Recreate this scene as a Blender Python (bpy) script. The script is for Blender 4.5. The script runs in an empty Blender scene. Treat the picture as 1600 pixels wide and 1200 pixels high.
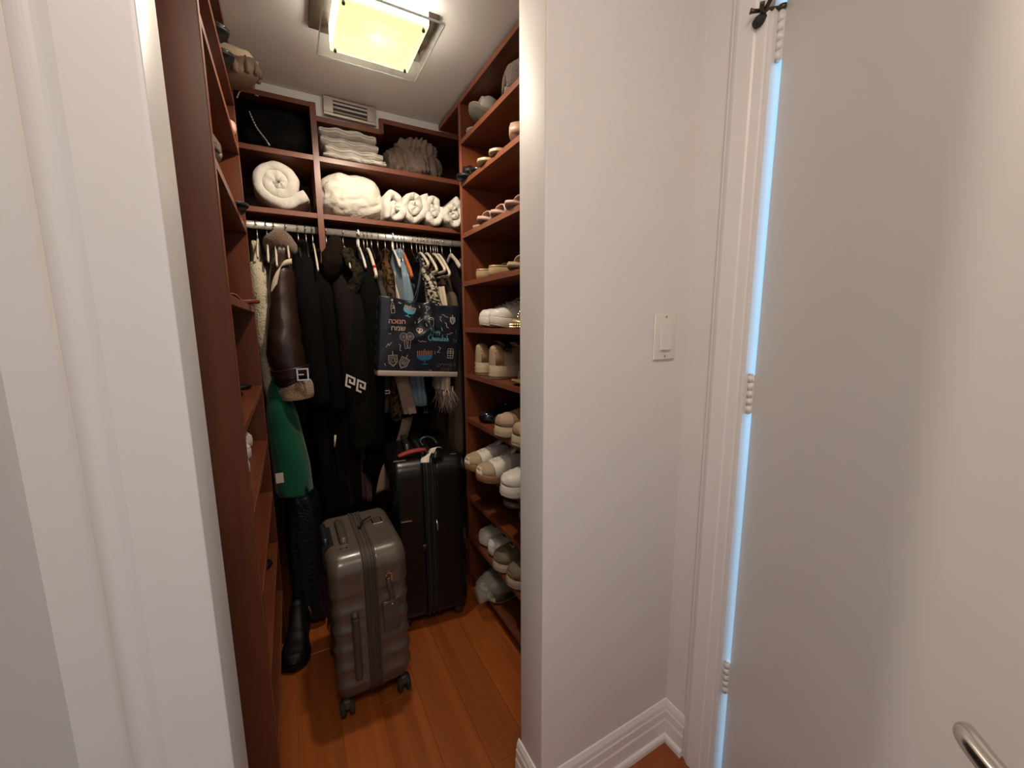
import bpy, bmesh, math, random
from mathutils import Vector, Matrix, noise

# ------------------------------------------------------------------ camera
scene = bpy.context.scene
COL = scene.collection
CAM_H = 1.235
PITCH, YAW, ROLL = math.radians(8.6), math.radians(28.8), math.radians(0.32)
F_PX = 627.0
_fw = Vector((math.sin(YAW)*math.cos(PITCH), math.cos(YAW)*math.cos(PITCH), -math.sin(PITCH)))
_r0 = Vector((math.cos(YAW), -math.sin(YAW), 0)); _d0 = _fw.cross(_r0)
_rt = _r0*math.cos(ROLL) + _d0*math.sin(ROLL)
_dn = -_r0*math.sin(ROLL) + _d0*math.cos(ROLL)
CAM_O = Vector((0, 0, CAM_H))
cam_data = bpy.data.cameras.new('camera'); cam = bpy.data.objects.new('camera', cam_data)
COL.objects.link(cam)
cam_data.sensor_fit = 'HORIZONTAL'; cam_data.sensor_width = 36.0
cam_data.lens = F_PX/1600*36.0; cam_data.clip_start = 0.02
rot = Matrix((_rt, -_dn, -_fw)).transposed()
cam.matrix_world = Matrix.Translation(CAM_O) @ rot.to_4x4()
scene.camera = cam

def at(u, v, axis, val):
    """photo pixel -> point where its ray meets the plane axis = val"""
    r = _rt*((u-800)/F_PX) + _dn*((v-600)/F_PX) + _fw
    t = (val - CAM_O[axis])/r[axis]
    return CAM_O + r*t

# ------------------------------------------------------------------ world, lights, exposure
world = bpy.data.worlds.new('daylight'); scene.world = world; world.use_nodes = True
bg = world.node_tree.nodes['Background']
bg.inputs['Color'].default_value = (0.30, 0.64, 1.0, 1)
bg.inputs['Strength'].default_value = 2.7
hl = bpy.data.lights.new('hall_ceiling_light', 'AREA'); hl.shape = 'DISK'; hl.size = 0.45
hl.energy = 13; hl.color = (1.0, 0.82, 0.64)
hlo = bpy.data.objects.new('hall_ceiling_light', hl); COL.objects.link(hlo)
hlo.location = (-0.05, -0.38, 2.39)
scene.view_settings.view_transform = 'Standard'; scene.view_settings.look = 'None'
scene.view_settings.gamma = 1.0; scene.view_settings.use_curve_mapping = False
scene.view_settings.exposure = 0.0
LAMP_EMIT = 16.0

# ------------------------------------------------------------------ helpers
def link(o):
    COL.objects.link(o); return o
def tag(o, label, cat, group=None):
    o['label'] = label; o['category'] = cat
    if group: o['group'] = group
    return o
def thing(name, label, cat, loc=(0,0,0), rotz=0, group=None):
    o = link(bpy.data.objects.new(name, None)); o.empty_display_size = .05
    o.location = loc; o.rotation_euler = (0, 0, rotz)
    return tag(o, label, cat, group)
def obj(name, verts, faces, mat, parent=None, smooth=True, solid=0, sub=0, auto=True, offset=0):
    me = bpy.data.meshes.new(name); me.from_pydata([tuple(v) for v in verts], [], faces)
    me.update()
    bm = bmesh.new(); bm.from_mesh(me); bmesh.ops.recalc_face_normals(bm, faces=bm.faces); bm.to_mesh(me); bm.free()
    return mobj(name, me, mat, parent, smooth, solid, sub, offset)
def mobj(name, me, mat, parent=None, smooth=True, solid=0, sub=0, offset=0):
    o = link(bpy.data.objects.new(name, me))
    me.materials.append(mat)
    if smooth: me.polygons.foreach_set('use_smooth', [True]*len(me.polygons))
    if parent: o.parent = parent
    if solid:
        m = o.modifiers.new('solid', 'SOLIDIFY'); m.thickness = solid; m.offset = offset
    if sub:
        m = o.modifiers.new('sub', 'SUBSURF'); m.levels = sub; m.render_levels = sub
    return o
def struct(o):
    o['kind'] = 'structure'; return o
BOXF = [(0,3,2,1),(4,5,6,7),(0,1,5,4),(1,2,6,5),(2,3,7,6),(3,0,4,7)]
def boxv(x0,x1,y0,y1,z0,z1):
    return [(x0,y0,z0),(x1,y0,z0),(x1,y1,z0),(x0,y1,z0),(x0,y0,z1),(x1,y0,z1),(x1,y1,z1),(x0,y1,z1)]
def box(name, b, mat, parent=None, bev=0.0, seg=1):
    """box part; b = x0,x1,y0,y1,z0,z1"""
    bm = bmesh.new(); vs = [bm.verts.new(v) for v in boxv(*b)]
    for f in BOXF: bm.faces.new([vs[i] for i in f])
    if bev: bmesh.ops.bevel(bm, geom=bm.edges[:], offset=bev, segments=seg, profile=.6, affect='EDGES')
    me = bpy.data.meshes.new(name); bm.to_mesh(me); bm.free()
    return mobj(name, me, mat, parent, smooth=seg > 1)
def boxes(name, bs, mat, parent=None):
    v, f = [], []
    for b in bs:
        n = len(v); v += boxv(*b); f += [tuple(i+n for i in q) for q in BOXF]
    return obj(name, v, f, mat, parent, smooth=False)
def tube_geo(pts, rad, n=10, caps=True, flat=(1,1)):
    pts = [Vector(p) for p in pts]
    if not hasattr(rad, '__len__'): rad = [rad]*len(pts)
    t0 = (pts[1]-pts[0]).normalized()
    a = Vector((0,0,1)) if abs(t0.z) < .9 else Vector((0,1,0))
    u = t0.cross(a).normalized(); v = []; f = []
    for i, p in enumerate(pts):
        t = (pts[min(i+1,len(pts)-1)] - pts[max(i-1,0)]).normalized()
        u = (u - t*u.dot(t)).normalized(); w = t.cross(u)
        for k in range(n):
            an = 2*math.pi*k/n
            v.append(p + (u*math.cos(an)*flat[0] + w*math.sin(an)*flat[1])*rad[i])
    for i in range(len(pts)-1):
        for k in range(n):
            f.append((i*n+k, i*n+(k+1)%n, (i+1)*n+(k+1)%n, (i+1)*n+k))
    if caps:
        f.append(tuple(range(n))[::-1]); f.append(tuple((len(pts)-1)*n+k for k in range(n)))
    return v, f
def smooth_pts(pts, k=6):
    """Catmull-Rom through points (tuples of any length)"""
    out = []; n = len(pts)
    for i in range(n-1):
        p0, p1, p2, p3 = pts[max(i-1,0)], pts[i], pts[i+1], pts[min(i+2,n-1)]
        for j in range(k):
            t = j/k
            out.append(tuple(.5*((2*b)+(-a+c)*t+(2*a-5*b+4*c-d)*t*t+(-a+3*b-3*c+d)*t**3) for a,b,c,d in zip(p0,p1,p2,p3)))
    out.append(tuple(pts[-1])); return out
def tube(name, pts, rad, mat, parent=None, n=10, k=0, flat=(1,1), caps=True):
    if k:
        if hasattr(rad,'__len__'):
            q = smooth_pts([tuple(p)+(r,) for p, r in zip(pts, rad)], k); pts = [p[:3] for p in q]; rad = [max(p[3],1e-4) for p in q]
        else: pts = smooth_pts([tuple(p) for p in pts], k)
    v, f = tube_geo(pts, rad, n, caps, flat); return obj(name, v, f, mat, parent)
def tubes(name, lst, mat, parent=None, n=8):
    v, f = [], []
    for pts, rad in lst:
        a, b = tube_geo(pts, rad, n); m = len(v); v += a; f += [tuple(i+m for i in q) for q in b]
    return obj(name, v, f, mat, parent)
def loft(name, rings, mat, parent=None, caps=True, closed=True, **kw):
    n = len(rings[0]); v = [p for r in rings for p in r]; f = []
    for i in range(len(rings)-1):
        for k in range(n if closed else n-1):
            f.append((i*n+k, i*n+(k+1)%n, (i+1)*n+(k+1)%n, (i+1)*n+k))
    if caps and closed:
        f.append(tuple(range(n))[::-1]); f.append(tuple((len(rings)-1)*n+k for k in range(n)))
    return obj(name, v, f, mat, parent, **kw)
def interp(keys, t):
    for (a, b), (c, d) in zip(keys, keys[1:]):
        if t <= c:
            s = (t-a)/max(c-a, 1e-9); return b + (d-b)*s
    return keys[-1][1]
def sinterp(keys, t):
    for (a, b), (c, d) in zip(keys, keys[1:]):
        if t <= c:
            s = max(0, min(1, (t-a)/max(c-a, 1e-9))); s = s*s*(3-2*s); return b + (d-b)*s
    return keys[-1][1]
def fbm(p, o=4): return noise.fractal(Vector(p), 1.0, 2.0, o)
def sgp(c, e): return math.copysign(abs(c)**e, c)

# ------------------------------------------------------------------ materials
MATS = {}
def mat(name, col, rough=.6, metal=0, bump=None, var=None, sheen=0, coat=0, trans=0, spec=None, emit=None, ior=None, alpha=None, stretch=(1,1,1)):
    """bump = (scale, strength, distance); var = (scale, colour2, low, high)"""
    m = bpy.data.materials.new(name); m.use_nodes = True; nt = m.node_tree
    b = nt.nodes['Principled BSDF']
    b.inputs['Base Color'].default_value = (*col, 1); b.inputs['Roughness'].default_value = rough
    b.inputs['Metallic'].default_value = metal
    if sheen: b.inputs['Sheen Weight'].default_value = sheen
    if coat: b.inputs['Coat Weight'].default_value = coat; b.inputs['Coat Roughness'].default_value = .1
    if trans: b.inputs['Transmission Weight'].default_value = trans
    if spec is not None: b.inputs['Specular IOR Level'].default_value = spec
    if ior: b.inputs['IOR'].default_value = ior
    if alpha is not None: b.inputs['Alpha'].default_value = alpha
    if emit: b.inputs['Emission Color'].default_value = (*emit[0], 1); b.inputs['Emission Strength'].default_value = emit[1]
    if bump or var:
        tc = nt.nodes.new('ShaderNodeTexCoord'); mp = nt.nodes.new('ShaderNodeMapping')
        mp.inputs['Scale'].default_value = stretch
        nt.links.new(tc.outputs['Object'], mp.inputs['Vector'])
    if var:
        n = nt.nodes.new('ShaderNodeTexNoise'); n.inputs['Scale'].default_value = var[0]; n.inputs['Detail'].default_value = 4
        nt.links.new(mp.outputs[0], n.inputs['Vector'])
        r = nt.nodes.new('ShaderNodeValToRGB')
        r.color_ramp.elements[0].position = var[2]; r.color_ramp.elements[1].position = var[3]
        r.color_ramp.elements[0].color = (*col, 1); r.color_ramp.elements[1].color = (*var[1], 1)
        nt.links.new(n.outputs['Fac'], r.inputs[0]); nt.links.new(r.outputs[0], b.inputs['Base Color'])
    if bump:
        n2 = nt.nodes.new('ShaderNodeTexNoise'); n2.inputs['Scale'].default_value = bump[0]; n2.inputs['Detail'].default_value = 5
        nt.links.new(mp.outputs[0], n2.inputs['Vector'])
        bn = nt.nodes.new('ShaderNodeBump'); bn.inputs['Strength'].default_value = bump[1]; bn.inputs['Distance'].default_value = bump[2]
        nt.links.new(n2.outputs['Fac'], bn.inputs['Height']); nt.links.new(bn.outputs[0], b.inputs['Normal'])
    MATS[name] = m; return m
def wood(name, c1, c2, stretch, rough=.38, seed=0.0, coat=0):
    m = mat(name, c1, rough, coat=coat)
    nt = m.node_tree; b = nt.nodes['Principled BSDF']
    tc = nt.nodes.new('ShaderNodeTexCoord'); oi = nt.nodes.new('ShaderNodeObjectInfo')
    add = nt.nodes.new('ShaderNodeVectorMath'); add.operation = 'ADD'
    sc = nt.nodes.new('ShaderNodeMath'); sc.operation = 'MULTIPLY'; sc.inputs[1].default_value = 37
    nt.links.new(oi.outputs['Random'], sc.inputs[0]); nt.links.new(tc.outputs['Object'], add.inputs[0]); nt.links.new(sc.outputs[0], add.inputs[1])
    mp = nt.nodes.new('ShaderNodeMapping'); mp.inputs['Scale'].default_value = stretch; nt.links.new(add.outputs[0], mp.inputs['Vector'])
    n = nt.nodes.new('ShaderNodeTexNoise'); n.inputs['Scale'].default_value = 1; n.inputs['Detail'].default_value = 6; n.inputs['Distortion'].default_value = .6
    nt.links.new(mp.outputs[0], n.inputs['Vector'])
    r = nt.nodes.new('ShaderNodeValToRGB'); r.color_ramp.elements[0].position = .3; r.color_ramp.elements[1].position = .72
    r.color_ramp.elements[0].color = (*c1,1); r.color_ramp.elements[1].color = (*c2,1)
    nt.links.new(n.outputs['Fac'], r.inputs[0])
    hv = nt.nodes.new('ShaderNodeHueSaturation'); mr = nt.nodes.new('ShaderNodeMapRange'); mr.inputs['To Min'].default_value = .86; mr.inputs['To Max'].default_value = 1.12
    nt.links.new(oi.outputs['Random'], mr.inputs['Value']); nt.links.new(mr.outputs[0], hv.inputs['Value']); nt.links.new(r.outputs[0], hv.inputs['Color'])
    nt.links.new(hv.outputs[0], b.inputs['Base Color'])
    return m
WALL = mat('wall_paint', (.80,.77,.745), .55, bump=(260,.12,.001))
TRIM = mat('trim_paint', (.82,.79,.77), .38, bump=(60,.05,.001))
DOORM = mat('door_paint', (.80,.77,.74), .36, bump=(90,.05,.001))
CEIL = mat('ceiling_paint', (.78,.76,.74), .5)
C1, C2 = (.092,.023,.0085), (.165,.044,.016)
WZ = wood('cherry_upright', C1, C2, (22,22,1.6)); WY = wood('cherry_shelf', C1, C2, (22,1.6,22)); WX = wood('cherry_board', C1, C2, (1.6,22,22))
FLOORM = wood('floor_plank', (.25,.060,.012), (.35,.090,.020), (28,1.4,28), rough=.3)
CHROME = mat('chrome', (.75,.74,.72), .14, 1)
STEEL = mat('brushed_nickel', (.55,.50,.45), .32, 1, bump=(220,.1,.0005), stretch=(1,30,30))
BRONZE = mat('dark_bronze', (.10,.08,.06), .35, .9)
BLACK = mat('black_plastic', (.012,.012,.013), .38)
RUBBER = mat('black_rubber', (.015,.015,.015), .7)
WHITEPL = mat('white_plastic', (.78,.75,.70), .35)
CREAMPL = mat('cream_plastic', (.66,.58,.46), .45)
# ------------------------------------------------------------------ structure
ZC = 2.125                 # closet ceiling
PX0, PX1 = 0.462, 0.906    # partition beside the opening
PY0, PY1 = 0.70, 0.803
JX = -0.13                 # left side of the opening
HCEIL = 2.42
slab = struct(box('floor', (-2.6, 3.2, -2.6, 2.6, -.06, -.003), FLOORM))
pw = 0.12; k = 0
meshes = {}
random.seed(5)
for i in range(-4, 11):
    x0 = i*pw - .07
    off = -1.05 + (i*0.43+.2) % 1.2
    y = off - 1.2
    while y < 2.3:
        a, b = max(y, -1.0), min(y+1.2, 2.24)
        if b - a > .05:
            key = round(b-a, 4)
            if key not in meshes:
                o = box('plank', (0, pw-.0008, 0, b-a-.0005, -.012, 0), FLOORM, slab, bev=.0004)
                meshes[key] = o.data
            else:
                o = link(bpy.data.objects.new('plank', meshes[key])); o.parent = slab
            o.location = (x0, a, 0)
        y += 1.2
struct(box('ceiling_closet', (-.45, 1.0, PY1, 2.3, ZC, ZC+.05), CEIL))
struct(box('ceiling_hall', (-.42, 1.03, -2.1, PY1+.001, HCEIL, HCEIL+.05), CEIL))
struct(box('wall_back', (-.45, 1.0, 2.235, 2.3, -.003, ZC), WALL))
struct(box('wall_left', (-.47, -.41, PY1, 2.235, -.003, ZC), WALL))
struct(box('wall_right', (.965, 1.03, PY1, 2.235, -.003, ZC), WALL))
struct(box('wall_front_left', (-.45, JX-.015, PY0, PY1, -.003, HCEIL), WALL))
struct(box('wall_front_right', (PX0, 1.02, PY0, PY1, -.003, HCEIL), WALL, bev=.004, seg=2))
struct(box('wall_header', (JX-.016, PX0+.003, PY0+.001, PY1-.001, 2.14, HCEIL), WALL))
struct(box('wall_hall_left', (-.42, -.30, -2.1, PY0, -.003, HCEIL), WALL))
struct(box('wall_hall_back', (-.42, 1.03, -2.2, -2.1, -.003, HCEIL), WALL))
# right hall wall with its doorway: y -0.245 .. 0.54
DY0, DY1, DZ = -.275, .541, 2.05
struct(boxes('wall_hall_right', [(PX1, 1.02, DY1+.018, PY0, -.003, HCEIL), (PX1, 1.02, -.85, DY0-.018, -.003, HCEIL), (PX1, 1.02, -2.1, -1.45, -.003, HCEIL), (PX1, 1.02, -1.45, -.85, 2.1, HCEIL), (PX1, 1.02, DY0-.018, DY1+.018, DZ+.018, HCEIL)], WALL))  # unseen second opening further back is added to let daylight into the hall
struct(boxes('trim_1', [(PX1, 1.02, DY1, DY1+.018, 0, DZ), (PX1, 1.02, DY0-.018, DY0, 0, DZ), (PX1, 1.02, DY0-.018, DY1+.018, DZ, DZ+.018)], TRIM))
# soffit over the hanging section
struct(boxes('trim_2', [(-.41, .965, 1.885, 2.235, 2.092, ZC)], CEIL))
# closet jamb lining on the left + casing
struct(box('trim_3', (JX-.015, JX, PY0-.012, PY1, 0, 2.14), TRIM, bev=.002, seg=2))
def extrude_profile(name, prof, z0, z1, m):
    n = len(prof)
    v = [(x, y, z0) for x, y in prof] + [(x, y, z1) for x, y in prof]
    f = [(i, (i+1) % n, n+(i+1) % n, n+i) for i in range(n)] + [tuple(range(n))[::-1], tuple(range(n, 2*n))]
    o = obj(name, v, f, m, smooth=False); return o
yc = PY0
prof = [(JX-.004, yc), (JX-.004, yc-.010), (JX-.006, yc-.012), (JX-.074, yc-.014)]
for q in range(9):
    a = q/8; prof.append((JX-.076-.034*a, yc-.014-.010*math.sin(math.pi*a*.86)**1.0))
prof += [(JX-.114, yc-.006), (JX-.117, yc)]
cas = struct(extrude_profile('trim_4', prof, 0, 2.2, TRIM))
# casing round the hall door (hinge side)
yc2 = DY1+.006
prof = [(PX1, yc2), (PX1-.009, yc2), (PX1-.011, yc2+.004), (PX1-.012, yc2+.022), (PX1-.015, yc2+.026), (PX1-.017, yc2+.06), (PX1-.014, yc2+.068), (PX1-.010, yc2+.073), (PX1-.009, yc2+.079), (PX1, yc2+.08)]
struct(extrude_profile('trim_5', prof, 0, 2.12, TRIM))
# baseboard swept round the partition
BP = [(0,0),(.021,0),(.021,.012),(.018,.019),(.013,.022),(.0125,.03),(.0125,.062),(.0105,.068),(.0105,.092),(.0085,.096),(.0075,.108),(.003,.121),(0,.123)]
def sweep(name, path, prof, m):
    P = [Vector(p) for p in path]; rings = []
    for i, p in enumerate(P):
        d0 = (P[i]-P[i-1]).normalized() if i else (P[1]-P[0]).normalized()
        d1 = (P[i+1]-P[i]).normalized() if i < len(P)-1 else d0
        n0 = Vector((d0.y, -d0.x)); n1 = Vector((d1.y, -d1.x)); b = (n0+n1).normalized(); s = 1/max(b.dot(n0), .2)
        rings.append([(p.x+b.x*o*s, p.y+b.y*o*s, z) for o, z in prof])
    return loft(name, rings, m, smooth=False)
struct(sweep('baseboard_right', [(PX0, PY1+.008), (PX0, PY0), (PX1, PY0), (PX1, yc2+.08)], BP, TRIM))
struct(sweep('baseboard_left', [(JX-.117, PY0), (-.30, PY0), (-.30, -2.0)][::-1], BP, TRIM))

# ------------------------------------------------------------------ hall door
pin = Vector((.924, .536))
PHI = math.radians(39)
d = thing('hall_door', 'white flush door standing ajar on three hinges at the right', 'door', (pin.x, pin.y, 0), 0)
d.rotation_euler[2] = -PHI           # door built closed: runs to -y from the pin, thickness to +x
box('panel', (.004, .039, -.81, -.005, .008, 2.035), DOORM, d, bev=.0015)
# lever handle
hz, hy = .880, -.748
bm = bmesh.new()
def lathe(name, prof, m, parent, axis='x', n=24, loc=(0,0,0)):
    rings = []
    for o, r in prof:
        ring = []
        for k in range(n):
            a = 2*math.pi*k/n; c, s = r*math.cos(a), r*math.sin(a)
            ring.append({'x': (loc[0]+o, loc[1]+c, loc[2]+s), 'y': (loc[0]+c, loc[1]+o, loc[2]+s), 'z': (loc[0]+c, loc[1]+s, loc[2]+o)}[axis])
        rings.append(ring)
    return loft(name, rings, m, parent)
bm.free()
LEVER = mat('polished_nickel', (.62,.58,.54), .16, 1)
lathe('rose', [(.004,.026),(-.004,.026),(-.007,.024),(-.009,.018)], LEVER, d, 'x', loc=(0,hy,hz))
tube('lever', [(-.004,hy,hz),(-.030,hy,hz),(-.046,hy+.004,hz),(-.053,hy+.018,hz),(-.054,hy+.05,hz),(-.053,hy+.085,hz+.001),(-.050,hy+.108,hz+.002),(-.044,hy+.117,hz+.002)],
     [.010,.010,.010,.010,.0098,.0096,.0092,.006], LEVER, d, n=20, k=6)
for zc in (1.81, 1.07, .325):
    h = struct(thing('hinge', 'white painted hinge', 'hinge')) if False else None
    kn = []
    hp = link(bpy.data.objects.new('hinge', None)); hp.parent = d; hp.location = (0,0,zc)
    for j in range(5):
        z0 = -.0445 + j*.0178
        v, f = tube_geo([(-.001,.0,z0+.0012),(-.001,.0,z0+.0166)], .0064, 14)
        obj('knuckle', v, f, TRIM, hp)
    lathe('pin', [(-.048,.002),(-.046,.0045),(-.0445,.004),(.0445,.004),(.0455,.0055),(.048,.005),(.049,.001)], TRIM, hp, 'z', n=12, loc=(-.001,0,0))
    box('leaf', (-.001, .034, -.0052, -.0035, -.0445, .0445), TRIM, hp)
# hinge-pin door stop on the top hinge
st = thing('door_stop', 'dark bronze hinge-pin door stop on the top hinge', 'door stop', (pin.x-.001, pin.y, 1.862))
lathe('collar', [(-.004,.004),(-.004,.009),(.004,.009),(.004,.004)], BRONZE, st, 'z', n=16)
tube('arm', [(-.004,.002,.0),(-.022,.012,-.002),(-.034,.020,-.006),(-.046,.014,.004)], [.0035,.004,.0045,.0045], BRONZE, st, k=4)
tube('arm', [(-.030,.018,-.004),(-.040,-.004,.010),(-.050,-.020,.022)], [.004,.0042,.0045], BRONZE, st, k=4)
tube('bumper', [(-.026,.022,-.012),(-.034,.026,-.020),(-.040,.030,-.026)], [.009,.0105,.008], RUBBER, st, n=14)
tube('bumper', [(-.046,-.014,.018),(-.052,-.024,.026),(-.056,-.031,.032)], [.007,.0095,.0085], BRONZE, st, n=14)
tube('screw_foot', [(-.034,.020,-.004),(-.046,.032,-.002),(-.050,.036,-.001)], [.003,.004,.0055], BRONZE, st, n=12)

# ------------------------------------------------------------------ light switch
s = thing('light_switch', 'white rocker light switch on the wall left of the door', 'light switch', (.817, PY0, 1.2))
box('plate', (-.0375,.0375,-.006,0,-.0572,.0572), WHITEPL, s, bev=.003, seg=2)
box('rocker_frame', (-.0172,.0172,-.0075,-.004,-.034,.034), TRIM, s, bev=.0008)
v = [(-.0155,-.0075,-.0315),(.0155,-.0075,-.0315),(.0155,-.0075,.0315),(-.0155,-.0075,.0315),(-.0155,-.0125,-.0315),(.0155,-.0125,-.0315),(.0155,-.0082,.0315),(-.0155,-.0082,.0315)]
obj('rocker', v, BOXF, WHITEPL, s, smooth=False)
for zz in (-.0485,.0485):
    lathe('screw', [(-.0066,.0001),(-.0066,.0032),(-.0055,.0034)], STEEL, s, 'y', n=12, loc=(0,0,zz))
# ------------------------------------------------------------------ shelving
def board(name, b, m, parent): return box(name, b, m, parent, bev=.0012)
RX, RXB = .660, .962
RY0, RY1 = .83, 1.635
R_SH = [1.962, 1.803, 1.602, 1.408, 1.217, 1.022, .824, .632, .458, .260, .078]
EDGE = wood('cherry_edge', (.17,.052,.027), (.24,.078,.040), (5,5,5), .35)
def edged(name, b, m, parent, face):
    """board with a lighter edge band on its front face"""
    o = board(name, b, m, parent)
    x0,x1,y0,y1,z0,z1 = b
    if face == 'x-': e = (x0-.0012,x0+.0004,y0,y1,z0,z1)
    elif face == 'x+': e = (x1-.0004,x1+.0012,y0,y1,z0,z1)
    else: e = (x0,x1,y0-.0012,y0+.0004,z0,z1)
    box('edge_band', e, EDGE, o, bev=.0004)
    return o
u = thing('shoe_shelf_unit', 'tall cherry wood shoe shelves along the right side of the closet', 'shelving', (RX, RY0, 0))
def R(b): return (b[0]-RX, b[1]-RX, b[2]-RY0, b[3]-RY0, b[4], b[5])
TK = .019
edged('side_panel', R((RX, RXB, RY0, RY0+TK, 0, 2.112)), WZ, u, 'x-')
edged('side_panel', R((RX, RXB, RY1-TK, RY1, 0, 2.112)), WZ, u, 'x-')
board('back_panel', R((RXB-.004, RXB+.002, RY0, RY1, .05, 2.112)), WZ, u)
edged('top_rail', R((RX-.001, RXB, RY0, 1.868, 2.094, 2.114)), WY, u, 'x-')
for z in R_SH: edged('shelf', R((RX, RXB-.004, RY0+TK, RY1-TK, z-TK, z)), WY, u, 'x-')
board('kick_board', R((RX+.03, RX+.045, RY0+TK, RY1-TK, 0, R_SH[-1]-TK)), WY, u)

LX, LXB = -.10, -.405
LY0, LY1 = .985, 1.68
L_SH = [1.95, 1.803, 1.556, 1.296, 1.022, .823, .626, .425, .228]
u = thing('shoe_shelf_unit', 'tall cherry wood shoe shelves on the left beside the white jamb', 'shelving', (LX, LY0, 0))
def Lb(b): return (b[0]-LX, b[1]-LX, b[2]-LY0, b[3]-LY0, b[4], b[5])
edged('side_panel', Lb((LXB, LX, LY0, LY0+TK, 0, 2.118)), WZ, u, 'x+')
edged('side_panel', Lb((LXB, LX, LY1-TK, LY1, 0, 2.118)), WZ, u, 'x+')
board('back_panel', Lb((LXB-.002, LXB+.004, LY0, LY1, .05, 2.118)), WZ, u)
edged('top_rail', Lb((LXB, LX+.001, LY0, 1.868, 2.10, 2.12)), WY, u, 'x+')
for z in L_SH: edged('shelf', Lb((LXB+.004, LX, LY0+TK, LY1-TK, z-TK, z)), WY, u, 'x+')
board('kick_board', Lb((LX-.06, LX-.045, LY0+TK, LY1-TK, 0, .06)), WY, u)

BY0, BY1 = 1.87, 2.228
BU, BL = 1.897, 1.678         # upper and lower shelf tops
DVX = .147                    # divider
u = thing('wardrobe_shelf_unit', 'cherry wood cubbies over the hanging rail at the closet back', 'shelving', (DVX, BY0, 0))
def Bb(b): return (b[0]-DVX, b[1]-DVX, b[2]-BY0, b[3]-BY0, b[4], b[5])
edged('side_panel', Bb((-.40, -.381, BY0, BY1, 0, 2.09)), WZ, u, 'y')
edged('side_panel', Bb((.941, .960, BY0, BY1, 0, 2.09)), WZ, u, 'y')
edged('divider', Bb((DVX-.011, DVX+.011, BY0-.003, BY1, 0, 2.09)), WZ, u, 'y')
edged('shelf', Bb((-.381, DVX-.011, BY0, BY1, BU-TK, BU)), WX, u, 'y')
edged('shelf', Bb((DVX+.011, .941, BY0, BY1, BU-TK, BU)), WX, u, 'y')
edged('shelf', Bb((-.381, DVX-.011, BY0, BY1, BL-TK, BL)), WX, u, 'y')
edged('shelf', Bb((DVX+.011, .941, BY0, BY1, BL-TK, BL)), WX, u, 'y')
edged('top_board', Bb((-.381, DVX-.011, BY0, BY1, 2.072, 2.09)), WX, u, 'y')
edged('top_board', Bb((DVX+.011, .402, BY0, BY1, 2.026, 2.045)), WX, u, 'y')
edged('top_board', Bb((.402, .941, BY0, BY1, 2.072, 2.09)), WX, u, 'y')
edged('step_board', Bb((.397, .415, BY0-.0005, BY1, 2.03, 2.088)), WX, u, 'y')
board('back_panel', Bb((-.40, .96, BY1-.001, BY1+.006, 0, 2.09)), WX, u)
# soffit strip round the vent
struct(box('trim_6', (.158, .398, 1.878, 2.2, 2.046, 2.0915), CEIL))
# vent grille
v0 = thing('air_vent', 'small brushed metal air vent under the ceiling above the white linens', 'air vent', (.285, 1.866, 2.085))
v0.rotation_euler[1] = math.radians(1)
VW, VH = .100, .0345
boxes('backing', [(-VW+.01, VW-.01, -.002, .002, -VH+.008, VH-.008)], BLACK, v0)
for b in ((-VW,VW,-.010,0,VH-.011,VH),(-VW,VW,-.010,0,-VH,-VH+.011),(-VW,-VW+.036,-.010,0,-VH+.011,VH-.011),(VW-.036,VW,-.010,0,-VH+.011,VH-.011)):
    box('frame', b, STEEL, v0, bev=.0015)
for j in range(3):
    z = -.016 + j*.0155
    vv = [(-.065,-.006,z-.002),(.065,-.006,z-.002),(.065,-.0045,z-.001),(-.065,-.0045,z-.001),(-.065,-.0115,z+.0025),(.065,-.0115,z+.0025),(.065,-.010,z+.0035),(-.065,-.010,z+.0035)]
    obj('slat', vv, BOXF, WHITEPL if j else STEEL, v0, smooth=False)
for sx in (-1,1): lathe('screw', [(-.0112,.0001),(-.0112,.003),(-.0095,.0034)], WHITEPL, v0, 'y', n=10, loc=(sx*(VW-.012),0,0))

# ------------------------------------------------------------------ ceiling lamp
lx, ly = .288, 1.315
lamp = thing('ceiling_lamp', 'square frosted glass ceiling lamp glowing in the closet', 'ceiling lamp', (lx, ly, ZC))
zp = 2.05 - ZC
FROST = mat('frosted_glass', (.95,.86,.62), .6)
nt = FROST.node_tree; bs = nt.nodes['Principled BSDF']; out = nt.nodes['Material Output']
tr = nt.nodes.new('ShaderNodeBsdfTranslucent'); tr.inputs['Color'].default_value = (.9,.82,.60,1)
em = nt.nodes.new('ShaderNodeEmission'); em.inputs['Color'].default_value = (1,.86,.58,1); em.inputs['Strength'].default_value = .62
mx = nt.nodes.new('ShaderNodeMixShader'); mx.inputs[0].default_value = .4
nt.links.new(bs.outputs[0], mx.inputs[1]); nt.links.new(tr.outputs[0], mx.inputs[2])
ad = nt.nodes.new('ShaderNodeAddShader'); nt.links.new(mx.outputs[0], ad.inputs[0]); nt.links.new(em.outputs[0], ad.inputs[1])
nt.links.new(ad.outputs[0], out.inputs['Surface'])
GREYL = mat('lamp_light_block', (.35,.32,.26), .6)
FROSTW = mat('frosted_glass_side', (.9,.88,.82), .5, emit=((1,.91,.75), 9.0))
GLASS = mat('clear_glass', (.93,.98,.95), .02, trans=1, ior=1.45)
GEDGE = mat('glass_edge', (.86,.95,.88), .25, trans=.15, ior=1.45)
h = .1155
box('frosted_panel', (-h,h,-h,h,zp-.001,zp+.003), FROST, lamp)
o = boxes('frosted_side', [(-h,h,-h,-h+.0015,zp+.003,-.012),(-h,h,h-.0015,h,zp+.003,-.012),(-h,-h+.0015,-h+.0015,h-.0015,zp+.003,-.012),(h-.0015,h,-h+.0015,h-.0015,zp+.003,-.012)], FROSTW, lamp)
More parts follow.
